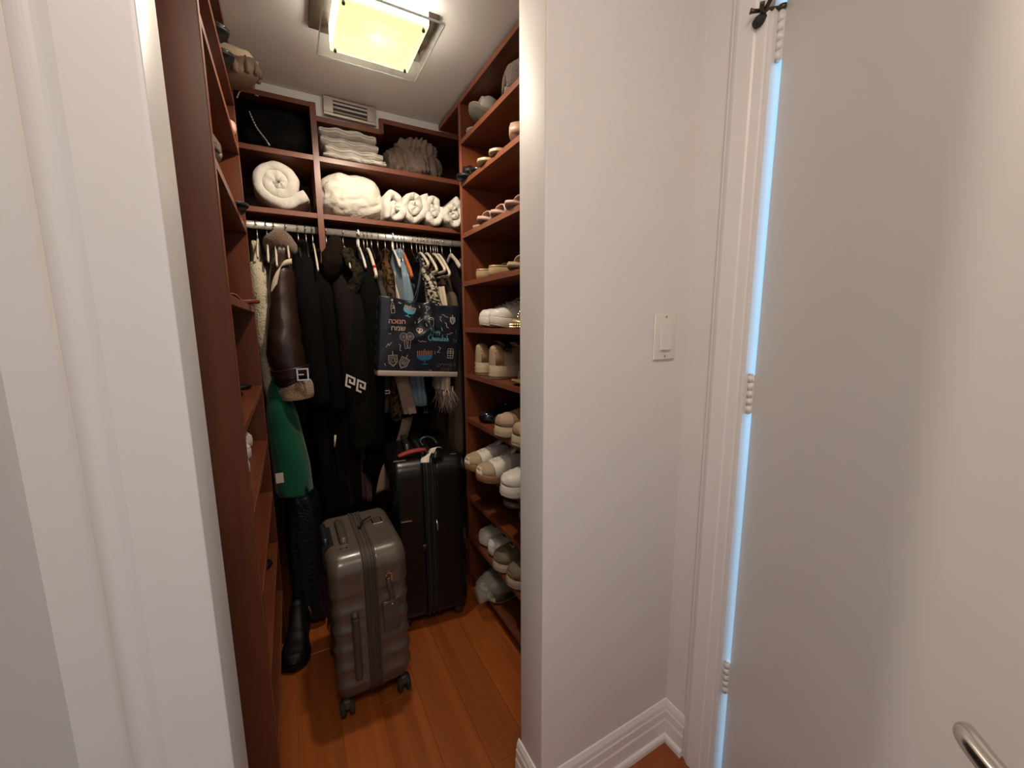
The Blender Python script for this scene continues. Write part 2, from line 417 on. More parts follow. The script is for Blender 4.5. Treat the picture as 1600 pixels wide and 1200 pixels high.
h2 = h-.0016
boxes('side_light_block', [(-h2,h2,-h2,-h2+.002,zp+.0032,-.012),(-h2,h2,h2-.002,h2,zp+.0032,-.012),(-h2,-h2+.002,-h2+.002,h2-.002,zp+.0032,-.012),(h2-.002,h2,-h2+.002,h2-.002,zp+.0032,-.012)], GREYL, lamp)  # added unseen sheets that keep the side glow off the frosted panel
g = .1485
gp = box('glass_plate', (-g,g,-g,g,zp-.0085,zp-.0035), GLASS, lamp)
e = .0022
boxes('glass_rim', [(-g-e,g+e,-g-e,-g,zp-.009,zp-.003),(-g-e,g+e,g,g+e,zp-.009,zp-.003),(-g-e,-g,-g,g,zp-.009,zp-.003),(g,g+e,-g,g,zp-.009,zp-.003)], GEDGE, gp)
for sx in (-1,1):
    for sy in (-1,1):
        lathe('screw_cap', [(-.013,.0001),(-.013,.004),(-.0085,.0045),(.0,.0025)], BRONZE, lamp, 'z', n=14, loc=(sx*.1035,sy*.1035,zp))
boxes('mounting_plate', [(-.168,.168,-.06,.155,-.012,-.0)], BRONZE, lamp)
BULB = mat('bulb_glow', (1,.9,.7), .5, emit=((1,.86,.62), 60))
lathe('bulb', [(-.02,.0005),(-.017,.012),(-.008,.019),(.004,.019),(.016,.012),(.028,.010),(.035,.010)], BULB, lamp, 'z', n=20, loc=(.0,.0,-.045))
sl = bpy.data.lights.new('lamp_light', 'SPOT'); sl.energy = 33; sl.color = (1.0, .86, .68)
sl.spot_size = math.radians(172); sl.spot_blend = .3; sl.shadow_soft_size = .035
slo = link(bpy.data.objects.new('lamp_light', sl)); slo.location = (lx, ly, 2.034)
# ------------------------------------------------------------------ luggage
def rr_ring(x0, x1, y0, y1, r, n=6):
    """rounded rectangle, counter-clockwise"""
    pts = []
    for cx, cy, a0 in ((x1-r,y1-r,0),(x0+r,y1-r,90),(x0+r,y0+r,180),(x1-r,y0+r,270)):
        for k in range(n+1):
            a = math.radians(a0+90*k/n); pts.append((cx+r*math.cos(a), cy+r*math.sin(a)))
    return pts
def shell(name, m, parent, x0, x1, W, z0, z1, corner, edge, ribs, amp):
    """half shell of a case: lies between x0 (zip plane) and x1 (outer face), width W in y; ribs run across"""
    sg = 1 if x1 > x0 else -1; D = abs(x1-x0); rings = []; NZ = 60
    ring0 = rr_ring(-W/2, W/2, z0, z1, corner, 9)
    def dense(ring):
        out = []
        for i, p in enumerate(ring):
            q = ring[(i+1) % len(ring)]; L = math.hypot(q[0]-p[0], q[1]-p[1]); k = max(1, int(L/.006))
            out += [(p[0]+(q[0]-p[0])*j/k, p[1]+(q[1]-p[1])*j/k) for j in range(k)]
        return out
    base = dense(ring0); cy, cz = 0, (z0+z1)/2
    st = [(0,0)] + [(D-edge)*j/6 and ((D-edge)*j/6, 0) for j in range(1,7)]
    for j in range(1,9):
        a = math.radians(90*j/8); st.append((D-edge+edge*math.sin(a), edge*(1-math.cos(a))))
    def rib(y, z, side):
        w = ribs(y, z); return amp*w
    for dx, inset in st:
        ring = []
        for y, z in base:
            hy, hz = W/2, (z1-z0)/2
            yy = y*(1-inset/hy); zz = cz + (z-cz)*(1-inset/hz)
            e = rib(yy, zz, 0)*min(1, dx/.02)
            n = Vector((y, z-cz)); n = Vector((sgp(y/hy, 6), sgp((z-cz)/hz, 6)));
            if n.length > 0: n.normalize()
            fx = min(1, inset/edge)
            ring.append((x0 + sg*(dx + e*fx), yy + n.x*e*(1-fx), zz + n.y*e*(1-fx)))
        rings.append(ring)
    last = rings[-1]
    for s in (.8,.6,.4,.2,.05):
        ring = []
        for (px,py,pz) in last:
            yy, zz = py*s, cz+(pz-cz)*s
            ring.append((x0+sg*(D+rib(yy,zz,1)), yy, zz))
        rings.append(ring)
    return loft(name, rings, m, parent)
GREY = mat('taupe_polycarbonate', (.098,.075,.061), .30, coat=.35, bump=(400,.04,.0005))
GREYD = mat('taupe_trim', (.065,.048,.040), .42)
ZIPM = mat('zip_tape', (.055,.040,.033), .7, bump=(900,.3,.0005))
LEATHT = mat('taupe_leather', (.075,.053,.043), .5, bump=(300,.2,.0005))
SX0, SX1 = .040, .276; SW = .35
cs = thing('carry_on_suitcase', 'small taupe ribbed hard-shell suitcase with trolley handle on the closet floor', 'suitcase', (.158, 1.375, 0))
cs.rotation_euler[2] = math.radians(1.0)
z0, z1 = .055, .545; hx = (SX1-SX0)/2
ribf = lambda y, z: (.5+.5*math.cos(2*math.pi*(z-.09)/.062))**.6*(1 if .07 < z < .42 else .15)*-1
shell('shell_half', GREY, cs, -.013, -hx, SW, z0, z1, .055, .035, ribf, .008)
shell('shell_half', GREY, cs, .013, hx, SW, z0, z1, .055, .035, ribf, .008)
def band(name, m, parent, x0, x1, W, z0, z1, corner, out):
    r = rr_ring(-W/2-out, W/2+out, z0-out, z1+out, corner+out, 9)
    return loft(name, [[(x0,y,z) for y,z in r],[(x1,y,z) for y,z in r]], m, parent, caps=False)
band('zip_tape', ZIPM, cs, -.013, .013, SW, z0, z1, .055, .0005)
for x in (-.016, -.006, .006, .016):
    r = rr_ring(-SW/2-.0015, SW/2+.0015, z0-.0015, z1+.0015, .0565, 9); r.append(r[0])
    tube('zip_rail', [(x,y,z) for y,z in r], .0032 if abs(x) > .01 else .002, GREYD, cs, n=6, caps=False)
# top carry handle, side handle
tube('top_handle', [(-.058,-.075,z1-.006),(-.058,-.068,z1+.006),(-.058,-.05,z1+.010),(-.058,.06,z1+.010),(-.058,.078,z1+.006),(-.058,.085,z1-.006)], [.012,.013,.013,.013,.013,.012], GREYD, cs, n=12, k=4, flat=(1,.55))
tube('side_handle', [(-.052,-SW/2+.004,.135),(-.052,-SW/2-.005,.15),(-.052,-SW/2-.007,.17),(-.052,-SW/2-.007,.33),(-.052,-SW/2-.005,.35),(-.052,-SW/2+.004,.365)], .011, GREYD, cs, n=12, k=4, flat=(1,.55))
# trolley handle let into the back edge of the top
boxes('trolley_recess', [(-hx-.003, -hx+.030, -.068, .062, z1-.075, z1+.002)], BLACK, cs)
tube('trolley_handle', [(-hx+.008,-.058,z1-.03),(-hx+.008,-.058,z1+.008),(-hx+.008,-.045,z1+.014),(-hx+.008,.04,z1+.014),(-hx+.008,.052,z1+.008),(-hx+.008,.052,z1-.03)], .0095, BLACK, cs, n=10, k=4)
# lock studs, emblem plate, zip puller
boxes('lock_stud', [(-.075,-.069,-.112,-.106,z1,z1+.003),(-.058,-.052,-.112,-.106,z1,z1+.003)], CHROME, cs)
eb = box('emblem_plate', (.045,.080,.005,.050,z1-.0005,z1+.0025), CHROME, cs, bev=.001)
box('emblem_inset', (.049,.076,.009,.046,z1+.0020,z1+.0030), GREYD, eb)
tube('zip_puller', [(.002,-.005,z1+.004),(.0,.0,z1+.012),(.02,.025,z1+.014),(.045,.045,z1+.013)], [.004,.005,.003,.003], BLACK, cs, n=8, k=3)
# side strap mount
boxes('strap_buckle', [(.044,.064,-SW/2-.004,-SW/2+.002,.462,.466),(.044,.048,-SW/2-.004,-SW/2+.002,.440,.466),(.060,.064,-SW/2-.004,-SW/2+.002,.440,.466),(.044,.064,-SW/2-.004,-SW/2+.002,.438,.442)], CHROME, cs)
# wheels
for wx in (-1,1):
    for wy in (-1,1):
        c = link(bpy.data.objects.new('wheel', None)); c.parent = cs; c.location = (wx*(hx-.028), wy*(SW/2-.035), 0)
        box('caster_fork', (-.010,.010,-.018,.016,.030,.060), GREYD, c, bev=.004, seg=2)
        for dx in (-.013,.013):
            lathe('tyre', [(-.0075,.006),(-.0075,.022),(-.005,.025),(.005,.025),(.0075,.022),(.0075,.006)], RUBBER, c, 'x', n=24, loc=(dx,0,.025))
        lathe('hub', [(-.022,.002),(-.022,.010),(.022,.010),(.022,.002)], GREYD, c, 'x', n=16, loc=(0,0,.025))
# luggage tag hanging on the carry-on
tg = thing('luggage_tag', 'taupe leather luggage tag hanging on the small taupe suitcase', 'luggage tag', (.215, 1.375-SW/2-.008, .46))
tube('strap', [(-.002,0,-.008),(-.002,-.003,-.03),(.004,-.004,-.062),(.002,-.003,-.085)], .0065, LEATHT, tg, n=8, k=4, flat=(1,.35))
box('tag_body', (-.024,.024,-.0075,-.0025,-.185,-.082), LEATHT, tg, bev=.0022, seg=2)
lathe('stud', [(-.010,.0002),(-.0095,.003),(-.007,.0036)], CHROME, tg, 'y', n=12, loc=(.004,0,-.094))
for xx, zz in ((-.016,-.088),(.017,-.078)):
    tube('loop_end', [(xx-.007,-.006,zz-.004),(xx,-.009,zz),(xx+.008,-.006,zz+.004)], .003, LEATHT, tg, n=8, k=3)

BLK = mat('black_polycarbonate', (.004,.0038,.0035), .30, spec=.4, bump=(300,.06,.0006))
bs_ = thing('large_suitcase', 'large glossy black hard-shell suitcase behind the small taupe one', 'suitcase', (.466, 1.71, 0))
bs_.rotation_euler[2] = math.radians(-7)
z0, z1, BW, hx = .03, .715, .50, .148
ribg = lambda y, z: -(.5+.5*math.cos(2*math.pi*y/.07))**.7*(1 if z < .64 else .2)
shell('shell_half', BLK, bs_, -.018, -hx, BW, z0, z1, .06, .035, ribg, .004)
shell('shell_half', BLK, bs_, .018, hx, BW, z0, z1, .06, .035, ribg, .004)
band('zip_tape', RUBBER, bs_, -.018, .018, BW, z0, z1, .06, -.002)
for x in (-.020, .0, .020):
    r = rr_ring(-BW/2-.002, BW/2+.002, z0-.002, z1+.002, .062, 9); r.append(r[0])
    tube('zip_rail', [(x,y,z) for y,z in r], .005, BLACK, bs_, n=8, caps=False)
tube('top_handle', [(-.06,-.09,z1-.004),(-.06,-.08,z1+.010),(-.06,-.06,z1+.018),(-.06,.06,z1+.018),(-.06,.08,z1+.010),(-.06,.09,z1-.004)], .013, BLACK, bs_, n=12, k=4, flat=(1,.6))
tube('zip_puller', [(.020,-BW/2-.006,.47),(.021,-BW/2-.012,.455),(.022,-BW/2-.010,.42)], [.003,.006,.004], CHROME, bs_, n=8)
boxes('brand_plate', [(-.115,-.075,-BW/2-.0035,-BW/2+.002,.478,.482)], CHROME, bs_)
lathe('lock', [(-.010,.002),(-.010,.011),(0,.013)], BLACK, bs_, 'y', n=16, loc=(-.03,-BW/2,.36))
boxes('corner_glint', [(-.13,-.085,-BW/2+.03,-BW/2+.034,z1-.002,z1+.002)], STEEL, bs_); boxes('corner_glint', [(.09,.115,-BW/2+.034,-BW/2+.037,z1-.002,z1+.002)], STEEL, bs_)  # highlights at the top corners modelled as bright metal strips
for wx in (-1,1):
    for wy in (-1,1):
        c = link(bpy.data.objects.new('wheel', None)); c.parent = bs_; c.location = (wx*(hx-.04), wy*(BW/2-.05), 0)
        box('caster_fork', (-.012,.012,-.018,.018,.03,.06), BLACK, c, bev=.004, seg=2)
        lathe('tyre', [(-.016,.006),(-.016,.024),(-.012,.027),(.012,.027),(.016,.024),(.016,.006)], RUBBER, c, 'x', n=24, loc=(0,0,.027))
# red handle wrap and paper tag lying on the black case
RED = mat('red_fabric', (.25,.022,.016), .7, bump=(500,.2,.001))
p = at(645, 708, 2, .735)
tag(tube('handle_wrap', [(p.x-.055,p.y+.01,.727),(p.x-.02,p.y+.012,.736),(p.x+.03,p.y+.016,.738),(p.x+.055,p.y+.018,.735)], [.012,.016,.016,.013], RED, n=10, k=3, flat=(1,.5)),
    'red fabric strap lying on top of the large black suitcase', 'strap')
PAPER = mat('white_paper', (.62,.54,.46), .8, bump=(90,.2,.002))
p = at(672, 716, 2, .725)
bt = thing('baggage_tag', 'crumpled white paper baggage tag on the large black suitcase', 'baggage tag', (p.x, p.y, .722))
def ribbon_pts(name, pts, w, m, parent, th=.0012, k=5):
    """flat strip through points with a sideways vector per point"""
    q = smooth_pts([tuple(a)+tuple(b) for a, b in pts], k); v, f = [], []
    for r in q:
        a = Vector(r[:3]); b = Vector(r[3:])
        if b.length: b.normalize()
        v += [a-b*w/2, a+b*w/2]
    for i in range(len(q)-1): f.append((2*i,2*i+1,2*i+3,2*i+2))
    return obj(name, v, f, m, parent, solid=th)
ribbon_pts('tail', [((-.03,-.03,.0),(.05,-.02,0)),((-.022,-.014,.014),(.05,-.01,.01)),((-.004,.004,.02),(.03,-.01,.02)),((.012,.012,.028),(.02,-.02,.02))], .032, PAPER, bt)
ribbon_pts('tail', [((.006,.004,.022),(.02,-.03,0)),((.02,.016,.036),(.02,-.03,.01)),((.042,.024,.032),(.01,-.03,.01)),((.056,.036,.026),(0,-.03,.0))], .03, PAPER, bt)
tube('elastic_band', [(.012,-.02,.006),(.02,-.012,.022),(.026,-.004,.018),(.022,-.014,.004)], .009, BLACK, bt, n=10, k=3)
p = at(676, 700, 2, .73)
tag(tube('luggage_strap', [(p.x-.02,p.y+.06,.724),(p.x-.03,p.y+.075,.745),(p.x-.005,p.y+.08,.757),(p.x+.025,p.y+.075,.748),(p.x+.04,p.y+.06,.724)], .006, BLACK, n=8, k=4),
    'thin black strap loop standing on the large black suitcase', 'strap')

# ------------------------------------------------------------------ holiday shopping bag
NAVY = mat('navy_laminate', (.009,.012,.021), .30, coat=.2)
CREAMB = mat('cream_band', (.40,.33,.28), .6)
BAGW, BAGH, BAGD = .345, .298, .11
bag = thing('gift_bag', 'navy holiday gift bag hanging in front of the clothes', 'bag', (.302, 1.665, 1.050))
bag.rotation_euler = (0, math.radians(5.0), math.radians(3))
def dent(u, v):
    """depth of the front face at (u across, v up), both 0..1"""
    def ridge(ax, ay, bx, by, w):
        px, py, dx, dy = u-ax, v-ay, bx-ax, by-ay; t = max(0, min(1, (px*dx+py*dy)/(dx*dx+dy*dy)))
        return math.exp(-((px-t*dx)**2+(py-t*dy)**2)/w**2)
    e = min(1, 12*u*(1-u))*min(1, 10*v*1.0)
    return (-.010*math.sin(math.pi*u)*math.sin(math.pi*min(v*1.0,1))*.5 - .009*ridge(.37,.98,.62,.62,.05) - .006*ridge(.62,.62,.38,.46,.05) + .012*ridge(.50,.80,.44,.62,.09) - .008*ridge(.57,1.0,.60,.70,.05) - .004*ridge(.10,.98,.10,.6,.06) + .004*fbm((u*3,v*3,1.7),2)*.6)*e
def topline(u): return BAGH - .012*math.sin(math.pi*u*1.0)**2 - (.006 if u > .68 else .006*max(0,(u-.62)/.06)) + .010*math.exp(-((u-.585)/.05)**2)
def bagp(u, v, off=0): return Vector((u*BAGW, dent(u, v)-off, v*topline(u)))
NU, NV = 56, 48
v = [bagp(i/NU, j/NV) for j in range(NV+1) for i in range(NU+1)]
f = [(j*(NU+1)+i, j*(NU+1)+i+1, (j+1)*(NU+1)+i+1, (j+1)*(NU+1)+i) for j in range(NV) for i in range(NU)]
obj('front_face', v, f, NAVY, bag, solid=.001)
v = [(i/NU*BAGW, BAGD-.004, j/8*(topline(i/NU)-.01)) for j in range(9) for i in range(NU+1)]
f = [(j*(NU+1)+i, j*(NU+1)+i+1, (j+1)*(NU+1)+i+1, (j+1)*(NU+1)+i) for j in range(8) for i in range(NU)]
obj('back_face', v, f, NAVY, bag, solid=.001)
def gusset(u, sgn):
    rows = []
    for j in range(13):
        z = j/12*topline(u); k = .016*min(1, j/5)
        rows.append([(u*BAGW, dent(u,j/12), z), (u*BAGW+sgn*.006-k*sgn*.2, BAGD*.25, z), (u*BAGW-sgn*k, BAGD*.5, z), (u*BAGW, BAGD*.75, z), (u*BAGW, BAGD-.004, z)])
    return loft('gusset', rows, NAVY, bag, caps=False, closed=False, solid=.001)
gusset(0, -1); gusset(1, 1)
box('base', (-.002, BAGW+.002, -.004, BAGD, -.022, .001), CREAMB, bag, bev=.004, seg=2)
# cord handles, front pair going up to the rail
CORD = mat('navy_cord', (.012,.018,.028), .7)
for u0, u1, xx, zz in ((.30,.30,.135,.60),(.74,.74,.205,.60)): pass
tube('cord_handle', [bagp(.36,.97,.002)-Vector((0,0,.0)), (.145,-.004,.345), (.172,.05,.43), (.185,.10,.475)], .0022, CORD, bag, n=8, k=5)
tube('cord_handle', [bagp(.40,.98,.002), (.155,.0,.37), (.172,.05,.43)], .0020, CORD, bag, n=8, k=4)
tube('cord_handle', [bagp(.76,.96,.002), (.225,.01,.36), (.195,.06,.44), (.185,.10,.475)], .0022, CORD, bag, n=8, k=5)
# print ---------------------------------------------------------------
def ink(name, col): return mat(name, col, .4)
INK = {'w': ink('ink_silver', (.42,.36,.32)), 'p': ink('ink_pink', (.52,.27,.22)), 'b': ink('ink_blue', (.10,.38,.50)), 'd': ink('ink_deep_blue', (.02,.13,.26)), 'o': ink('ink_orange', (.48,.20,.10)), 'c': ink('ink_pale', (.55,.52,.50)), 'k': ink('ink_cyan', (.14,.42,.52)), 'g': ink('ink_dim', (.13,.10,.09)), 'y': ink('ink_sand', (.45,.30,.17))}
STROKES = {}
MOTIF = ['print']
def motif(nm, i=[0]):
    i[0] += 1; MOTIF[0] = (nm, i[0])
def stroke(c, pts, w=.0016, closed=False, name='print'):
    """polyline in bag face units (metres across, metres up) drawn as a thin raised strip"""
    if closed: pts = list(pts)+[pts[0]]
    V, F = STROKES.setdefault((MOTIF[0], c), ([], []))
    for (a, b), (c_, d_) in zip(pts, pts[1:]):
        L = math.hypot(c_-a, d_-b)
        if L < 1e-6: continue
        dx, dy = (c_-a)/L, (d_-b)/L; k = max(1, int(L/.008)); nx, ny = -dy*w/2, dx*w/2; ex, ey = dx*w*.35, dy*w*.35
        n0 = len(V)
        for j in range(k+1):
            t = j/k; x = a-ex+(c_-a+2*ex)*t; y = b-ey+(d_-b+2*ey)*t
            for s in (1,-1):
                V.append(pt(x+s*nx, y+s*ny))
        for j in range(k): F.append((n0+2*j, n0+2*j+1, n0+2*j+3, n0+2*j+2))
def pt(x, y, off=.0014):
    u = min(1, max(0, x/BAGW)); tl = topline(u); return bagp(u, min(1, y/tl), off)
def fill(c, pts, name='print'):
    V, F = STROKES.setdefault((MOTIF[0], c), ([], [])); n0 = len(V); V += [pt(x, y) for x, y in pts]; F.append(tuple(range(n0, len(V))))
def circ(x, y, r, n=18, a0=0, a1=360, ry=None):
    return [(x+r*math.cos(math.radians(a0+(a1-a0)*k/n)), y+(ry or r)*math.sin(math.radians(a0+(a1-a0)*k/n))) for k in range(n+1)]
def rotp(pts, cx, cy, ang):
    a = math.radians(ang); return [(cx+(x-cx)*math.cos(a)-(y-cy)*math.sin(a), cy+(x-cx)*math.sin(a)+(y-cy)*math.cos(a)) for x, y in pts]
SC = BAGW/1000.
def Q(x, y):
    """crop pixel of the bag face (zoomed photo) -> face metres; x 140..1130, y 170..1010"""
    return ((x-140)*BAGW/1000, (1010-y)*BAGH/835 - .0)
def q(pts): return [Q(*p) for p in pts]
# dreidels
def dreidel(cx, cy, s, ang, c='w', glyph=None):
    motif('dreidel_print')
    P = [(cx-s,cy+s),(cx+s,cy+s),(cx+s,cy-s*.6),(cx,cy-s*1.6),(cx-s,cy-s*.6)]
    stroke(c, rotp(P,cx,cy,ang), .0022, True)
    I = [(cx-s*.66,cy+s*.66),(cx+s*.66,cy+s*.66),(cx+s*.66,cy-s*.6),(cx-s*.66,cy-s*.6)]
    stroke(c, rotp(I,cx,cy,ang), .0013, True)
    stroke(c, rotp([(cx-s*.9,cy-s*.8),(cx,cy-s*1.25),(cx+s*.9,cy-s*.8)],cx,cy,ang), .0012)
    stroke(c, rotp([(cx,cy+s),(cx,cy+s*1.9)],cx,cy,ang), .0026)
    if glyph == 'he': G = [[(-.35,.35),(.35,.35),(.35,-.4)],[(-.3,.1),(-.3,-.4)]]
    else: G = [[(-.4,.4),(-.35,-.35),(.35,-.35),(.4,.4)],[(0,.4),(-.02,-.3)]]
    for g in G: stroke(c, rotp([(cx+a*s,cy+b*s) for a,b in g],cx,cy,ang), .0018)
a = Q(303,880); dreidel(a[0],a[1],.0175,6,'w','he')
a = Q(437,905); dreidel(a[0],a[1],.0175,-24,'w','shin')
a = Q(1034,372); dreidel(a[0],a[1],.011,4,'c','he')
# menorahs
def menorah(cx, cy, w, ang, cb, co):
    motif('menorah_print')
    hh = w*.55
    for k in range(9):
        x = cx-w/2+w*k/8; top = hh*(1.06 if k == 4 else .86)
        stroke(co, rotp([(x,cy+hh*.30),(x,cy+top)],cx,cy,ang), .0026)
        if k != 4:
            r = abs(x-cx); stroke(cb, rotp(circ(cx,cy+hh*.25,r,10,180 if k < 4 else 270,270 if k < 4 else 360,ry=r*.62),cx,cy,ang), .0028)
    stroke(cb, rotp([(cx-w*.53,cy+hh*.22),(cx+w*.53,cy+hh*.22)],cx,cy,ang), .0042)
    stroke(cb, rotp([(cx-w*.5,cy+hh*.06),(cx+w*.5,cy+hh*.06)],cx,cy,ang), .0045)
    stroke(cb, rotp([(cx-w*.42,cy-hh*.12),(cx+w*.42,cy-hh*.12)],cx,cy,ang), .0045)
    stroke(cb, rotp([(cx,cy+hh*.3),(cx,cy-hh*.78)],cx,cy,ang), .0028)
    stroke(cb, rotp([(cx-w*.2,cy-hh*.8),(cx+w*.2,cy-hh*.8)],cx,cy,ang), .0032)
a = Q(690,845); menorah(a[0],a[1],.062,4,'d','o')
a = Q(470,322); menorah(a[0],a[1],.044,-14,'b','c')
# lollipop doughnuts, gift boxes, bottle, glass, squiggles
for x, y, r in ((415,612,43),(492,602,43)):
    motif('balloon_print')
    stroke('w', q(circ(x,y,r)), .0016); stroke('g', q(circ(x,y,r*.6)), .0022); stroke('w', q(circ(x,y,r*.25)), .0014)
motif('balloon_stick_print'); stroke('w', q([(425,655),(440,750),(465,745),(452,655)]), .0015); motif('balloon_stick_print'); stroke('w', q([(470,650),(475,740),(500,740),(500,650)]), .0015)
def gift(x, y, w, h, c):
    motif('gift_box_print')
    stroke(c, q([(x,y),(x+w,y),(x+w-4,y+h),(x+4,y+h)]), .0022, True); stroke(c, q([(x-6,y),(x+w+6,y),(x+w+4,y-h*.35),(x-4,y-h*.35)]), .002, True)
    stroke(c, q([(x+w*.5,y-h*.35),(x+w*.5,y+h)]), .002); stroke(c, q([(x,y+h*.5),(x+w,y+h*.5)]), .0016)
    stroke(c, q(circ(x+w*.25,y-h*.62,w*.24,10)), .0018); stroke(c, q(circ(x+w*.75,y-h*.62,w*.24,10)), .0018)
gift(990,775,78,62,'w')
motif('bottle_print'); stroke('w', q([(252,280),(295,272),(305,350),(262,360)]), .0018, True); stroke('w', q([(252,310),(300,302)]), .0018); fill('w', q(circ(283,292,9,10)))
stroke('w', q([(258,278),(258,250),(270,235),(280,250),(286,275)]), .0016); fill('w', q(circ(264,213,14,10)))
motif('glass_print'); stroke('w', q([(670,238),(722,252),(690,285),(670,238)]), .0018); stroke('w', q([(690,285),(678,320)]), .0018); stroke('w', q([(662,318),(695,324)]), .0018)
motif('ornament_print'); stroke('c', q(circ(745,385,32,12,180,360,20)), .002); stroke('c', q([(713,385),(777,385)]), .0014); stroke('c', q([(770,392),(778,430),(760,470),(730,492)]), .0014)
motif('pretzel_print'); stroke('y', q(circ(600,520,20,10)), .003); stroke('y', q(circ(632,522,16,10)), .003); stroke('y', q([(598,540),(606,558),(622,545)]), .003)
for c, P in (('c',[(590,405),(612,378),(598,440),(634,395)]),('c',[(340,235),(355,228),(362,240),(378,236)]),('w',[(218,740),(240,700),(250,722),(280,684)]),('w',[(365,700),(385,712),(378,770),(398,775)]),('w',[(856,350),(882,345),(862,375),(884,400)]),('w',[(890,322),(910,315),(930,335),(970,345)]),('c',[(930,410),(950,420),(962,465),(985,470)]),('p',[(965,545),(1010,545),(1015,525),(1045,530)]),('p',[(595,640),(625,662),(650,645),(668,655),(698,652)]),('w',[(860,705),(892,720),(850,770),(880,775)]),('w',[(238,590),(270,588)]),('g',[(1060,600),(1075,640),(1105,625),(1095,600)]),('p',[(815,760),(820,800)]),('c',[(555,430),(560,450)]),('c',[(680,440),(695,470)]),('c',[(885,470),(900,510)]),('c',[(590,245),(600,270)]),('w',[(205,925),(220,950)]),('g',[(1090,490),(1095,530)]),('p',[(755,990),(790,995)]),('g',[(540,985),(570,990)])):
    motif('squiggle_print'); stroke(c, q(P), .002)
# lettering
def letters(text, x, y, size, c, ang=0, shear=0, bold=.0, width=None, name='lettering'):
    cu = bpy.data.curves.new('lettering', 'FONT'); cu.body = text; cu.size = size; cu.shear = shear; cu.offset = bold; cu.resolution_u = 3
    o = bpy.data.objects.new('tmp', cu); COL.objects.link(o)
    dg = bpy.context.evaluated_depsgraph_get(); me = bpy.data.meshes.new_from_object(o.evaluated_get(dg))
    COL.objects.unlink(o); bpy.data.objects.remove(o)
    if not len(me.vertices): return
    xs = [p.co.x for p in me.vertices]; w0, w1 = min(xs), max(xs); s = (width/(w1-w0)) if width else 1
    a = math.radians(ang)
    for p in me.vertices:
        lx_, ly_ = (p.co.x-w0)*s, p.co.y
        p.co = pt(x+lx_*math.cos(a)-ly_*math.sin(a), y+lx_*math.sin(a)+ly_*math.cos(a), .0016)
    mobj(name, me, INK[c], bag, smooth=False)
rev = lambda t: t[::-1]
a = Q(236,472); letters(rev('חנוכה'), a[0], a[1], .026, 'p', 2, width=.068, bold=.0004)
a = Q(268,548); letters(rev('שמח'), a[0], a[1], .026, 'w', 2, width=.058, bold=.0004)
a = Q(850,945); letters('.א', a[0]+.078, a[1]+.004, .022, 'g', 1, width=.012)
letters(rev('פרייליכן'), a[0], a[1], .021, 'g', 1, width=.072)
a = Q(905,995); letters(rev('חנוכה'), a[0], a[1], .020, 'g', 1, width=.050)
# handwritten greeting as pen strokes (two lines)
def pen(lines, x, y, s, c, w):
    for L in lines:
        motif('letter')
        P = smooth_pts([(x+a*s, y+b*s*1.0) for a, b in L], 4) if len(L) > 2 else [(x+a*s, y+b*s) for a, b in L]
        stroke(c, rotp(P, x, y, 1), w, name='lettering')
HAPPY = [[(0,1.1),(.05,.5),(0,0)],[(.5,1.1),(.48,.5),(.5,0)],[(0,.55),(.5,.6)],[(.95,.4),(.8,.5),(.68,.25),(.8,.02),(.95,.3),(1.02,.02)],[(1.15,.45),(1.15,-.4)],[(1.15,.35),(1.35,.48),(1.42,.2),(1.2,.05)],[(1.6,.45),(1.6,-.4)],[(1.6,.35),(1.8,.48),(1.87,.2),(1.65,.05)],[(2.05,.45),(2.1,.1),(2.3,.1),(2.35,.45)],[(2.35,.45),(2.3,-.2),(2.1,-.4)]]
CHAN = [[(.6,.95),(.3,1.1),(0,.5),(.3,0),(.65,.2)],[(.8,1.15),(.8,0)],[(.8,.4),(1.0,.5),(1.05,0)],[(1.5,.4),(1.3,.48),(1.2,.2),(1.35,0),(1.5,.35),(1.56,0)],[(1.75,.5),(1.75,0)],[(1.75,.35),(1.95,.48),(2.0,0)],[(2.2,.48),(2.22,.05),(2.45,.08),(2.48,.48)],[(2.48,.48),(2.52,0)],[(2.75,1.1),(2.72,0)],[(3.0,.5),(2.75,.25),(3.02,0)],[(3.4,.4),(3.2,.48),(3.12,.2),(3.25,0),(3.4,.35),(3.46,0)],[(3.65,1.1),(3.65,0)],[(3.65,.35),(3.85,.48),(3.9,0)]]
a = Q(742,552); pen(HAPPY, a[0], a[1]+.002, .0185, 'k', .0021)
a = Q(722,635); pen(CHAN, a[0], a[1], .0235, 'k', .0024)
for ((nm, _i), c), (V, F) in STROKES.items():
    obj(nm, V, F, INK[c], bag, smooth=False)
# side gusset print
v, f = [], []
for z, hgt in ((.03,.03),(.075,.02),(.115,.03),(.165,.018),(.205,.04),(.26,.025)):
    n = len(v); v += [(-.0085,.012,z),(-.0085,.022,z+.004),(-.0085,.020,z+hgt),(-.0085,.010,z+hgt*.8)]; f.append((n,n+1,n+2,n+3))
obj('side_print', v, f, INK['g'], bag, smooth=False)
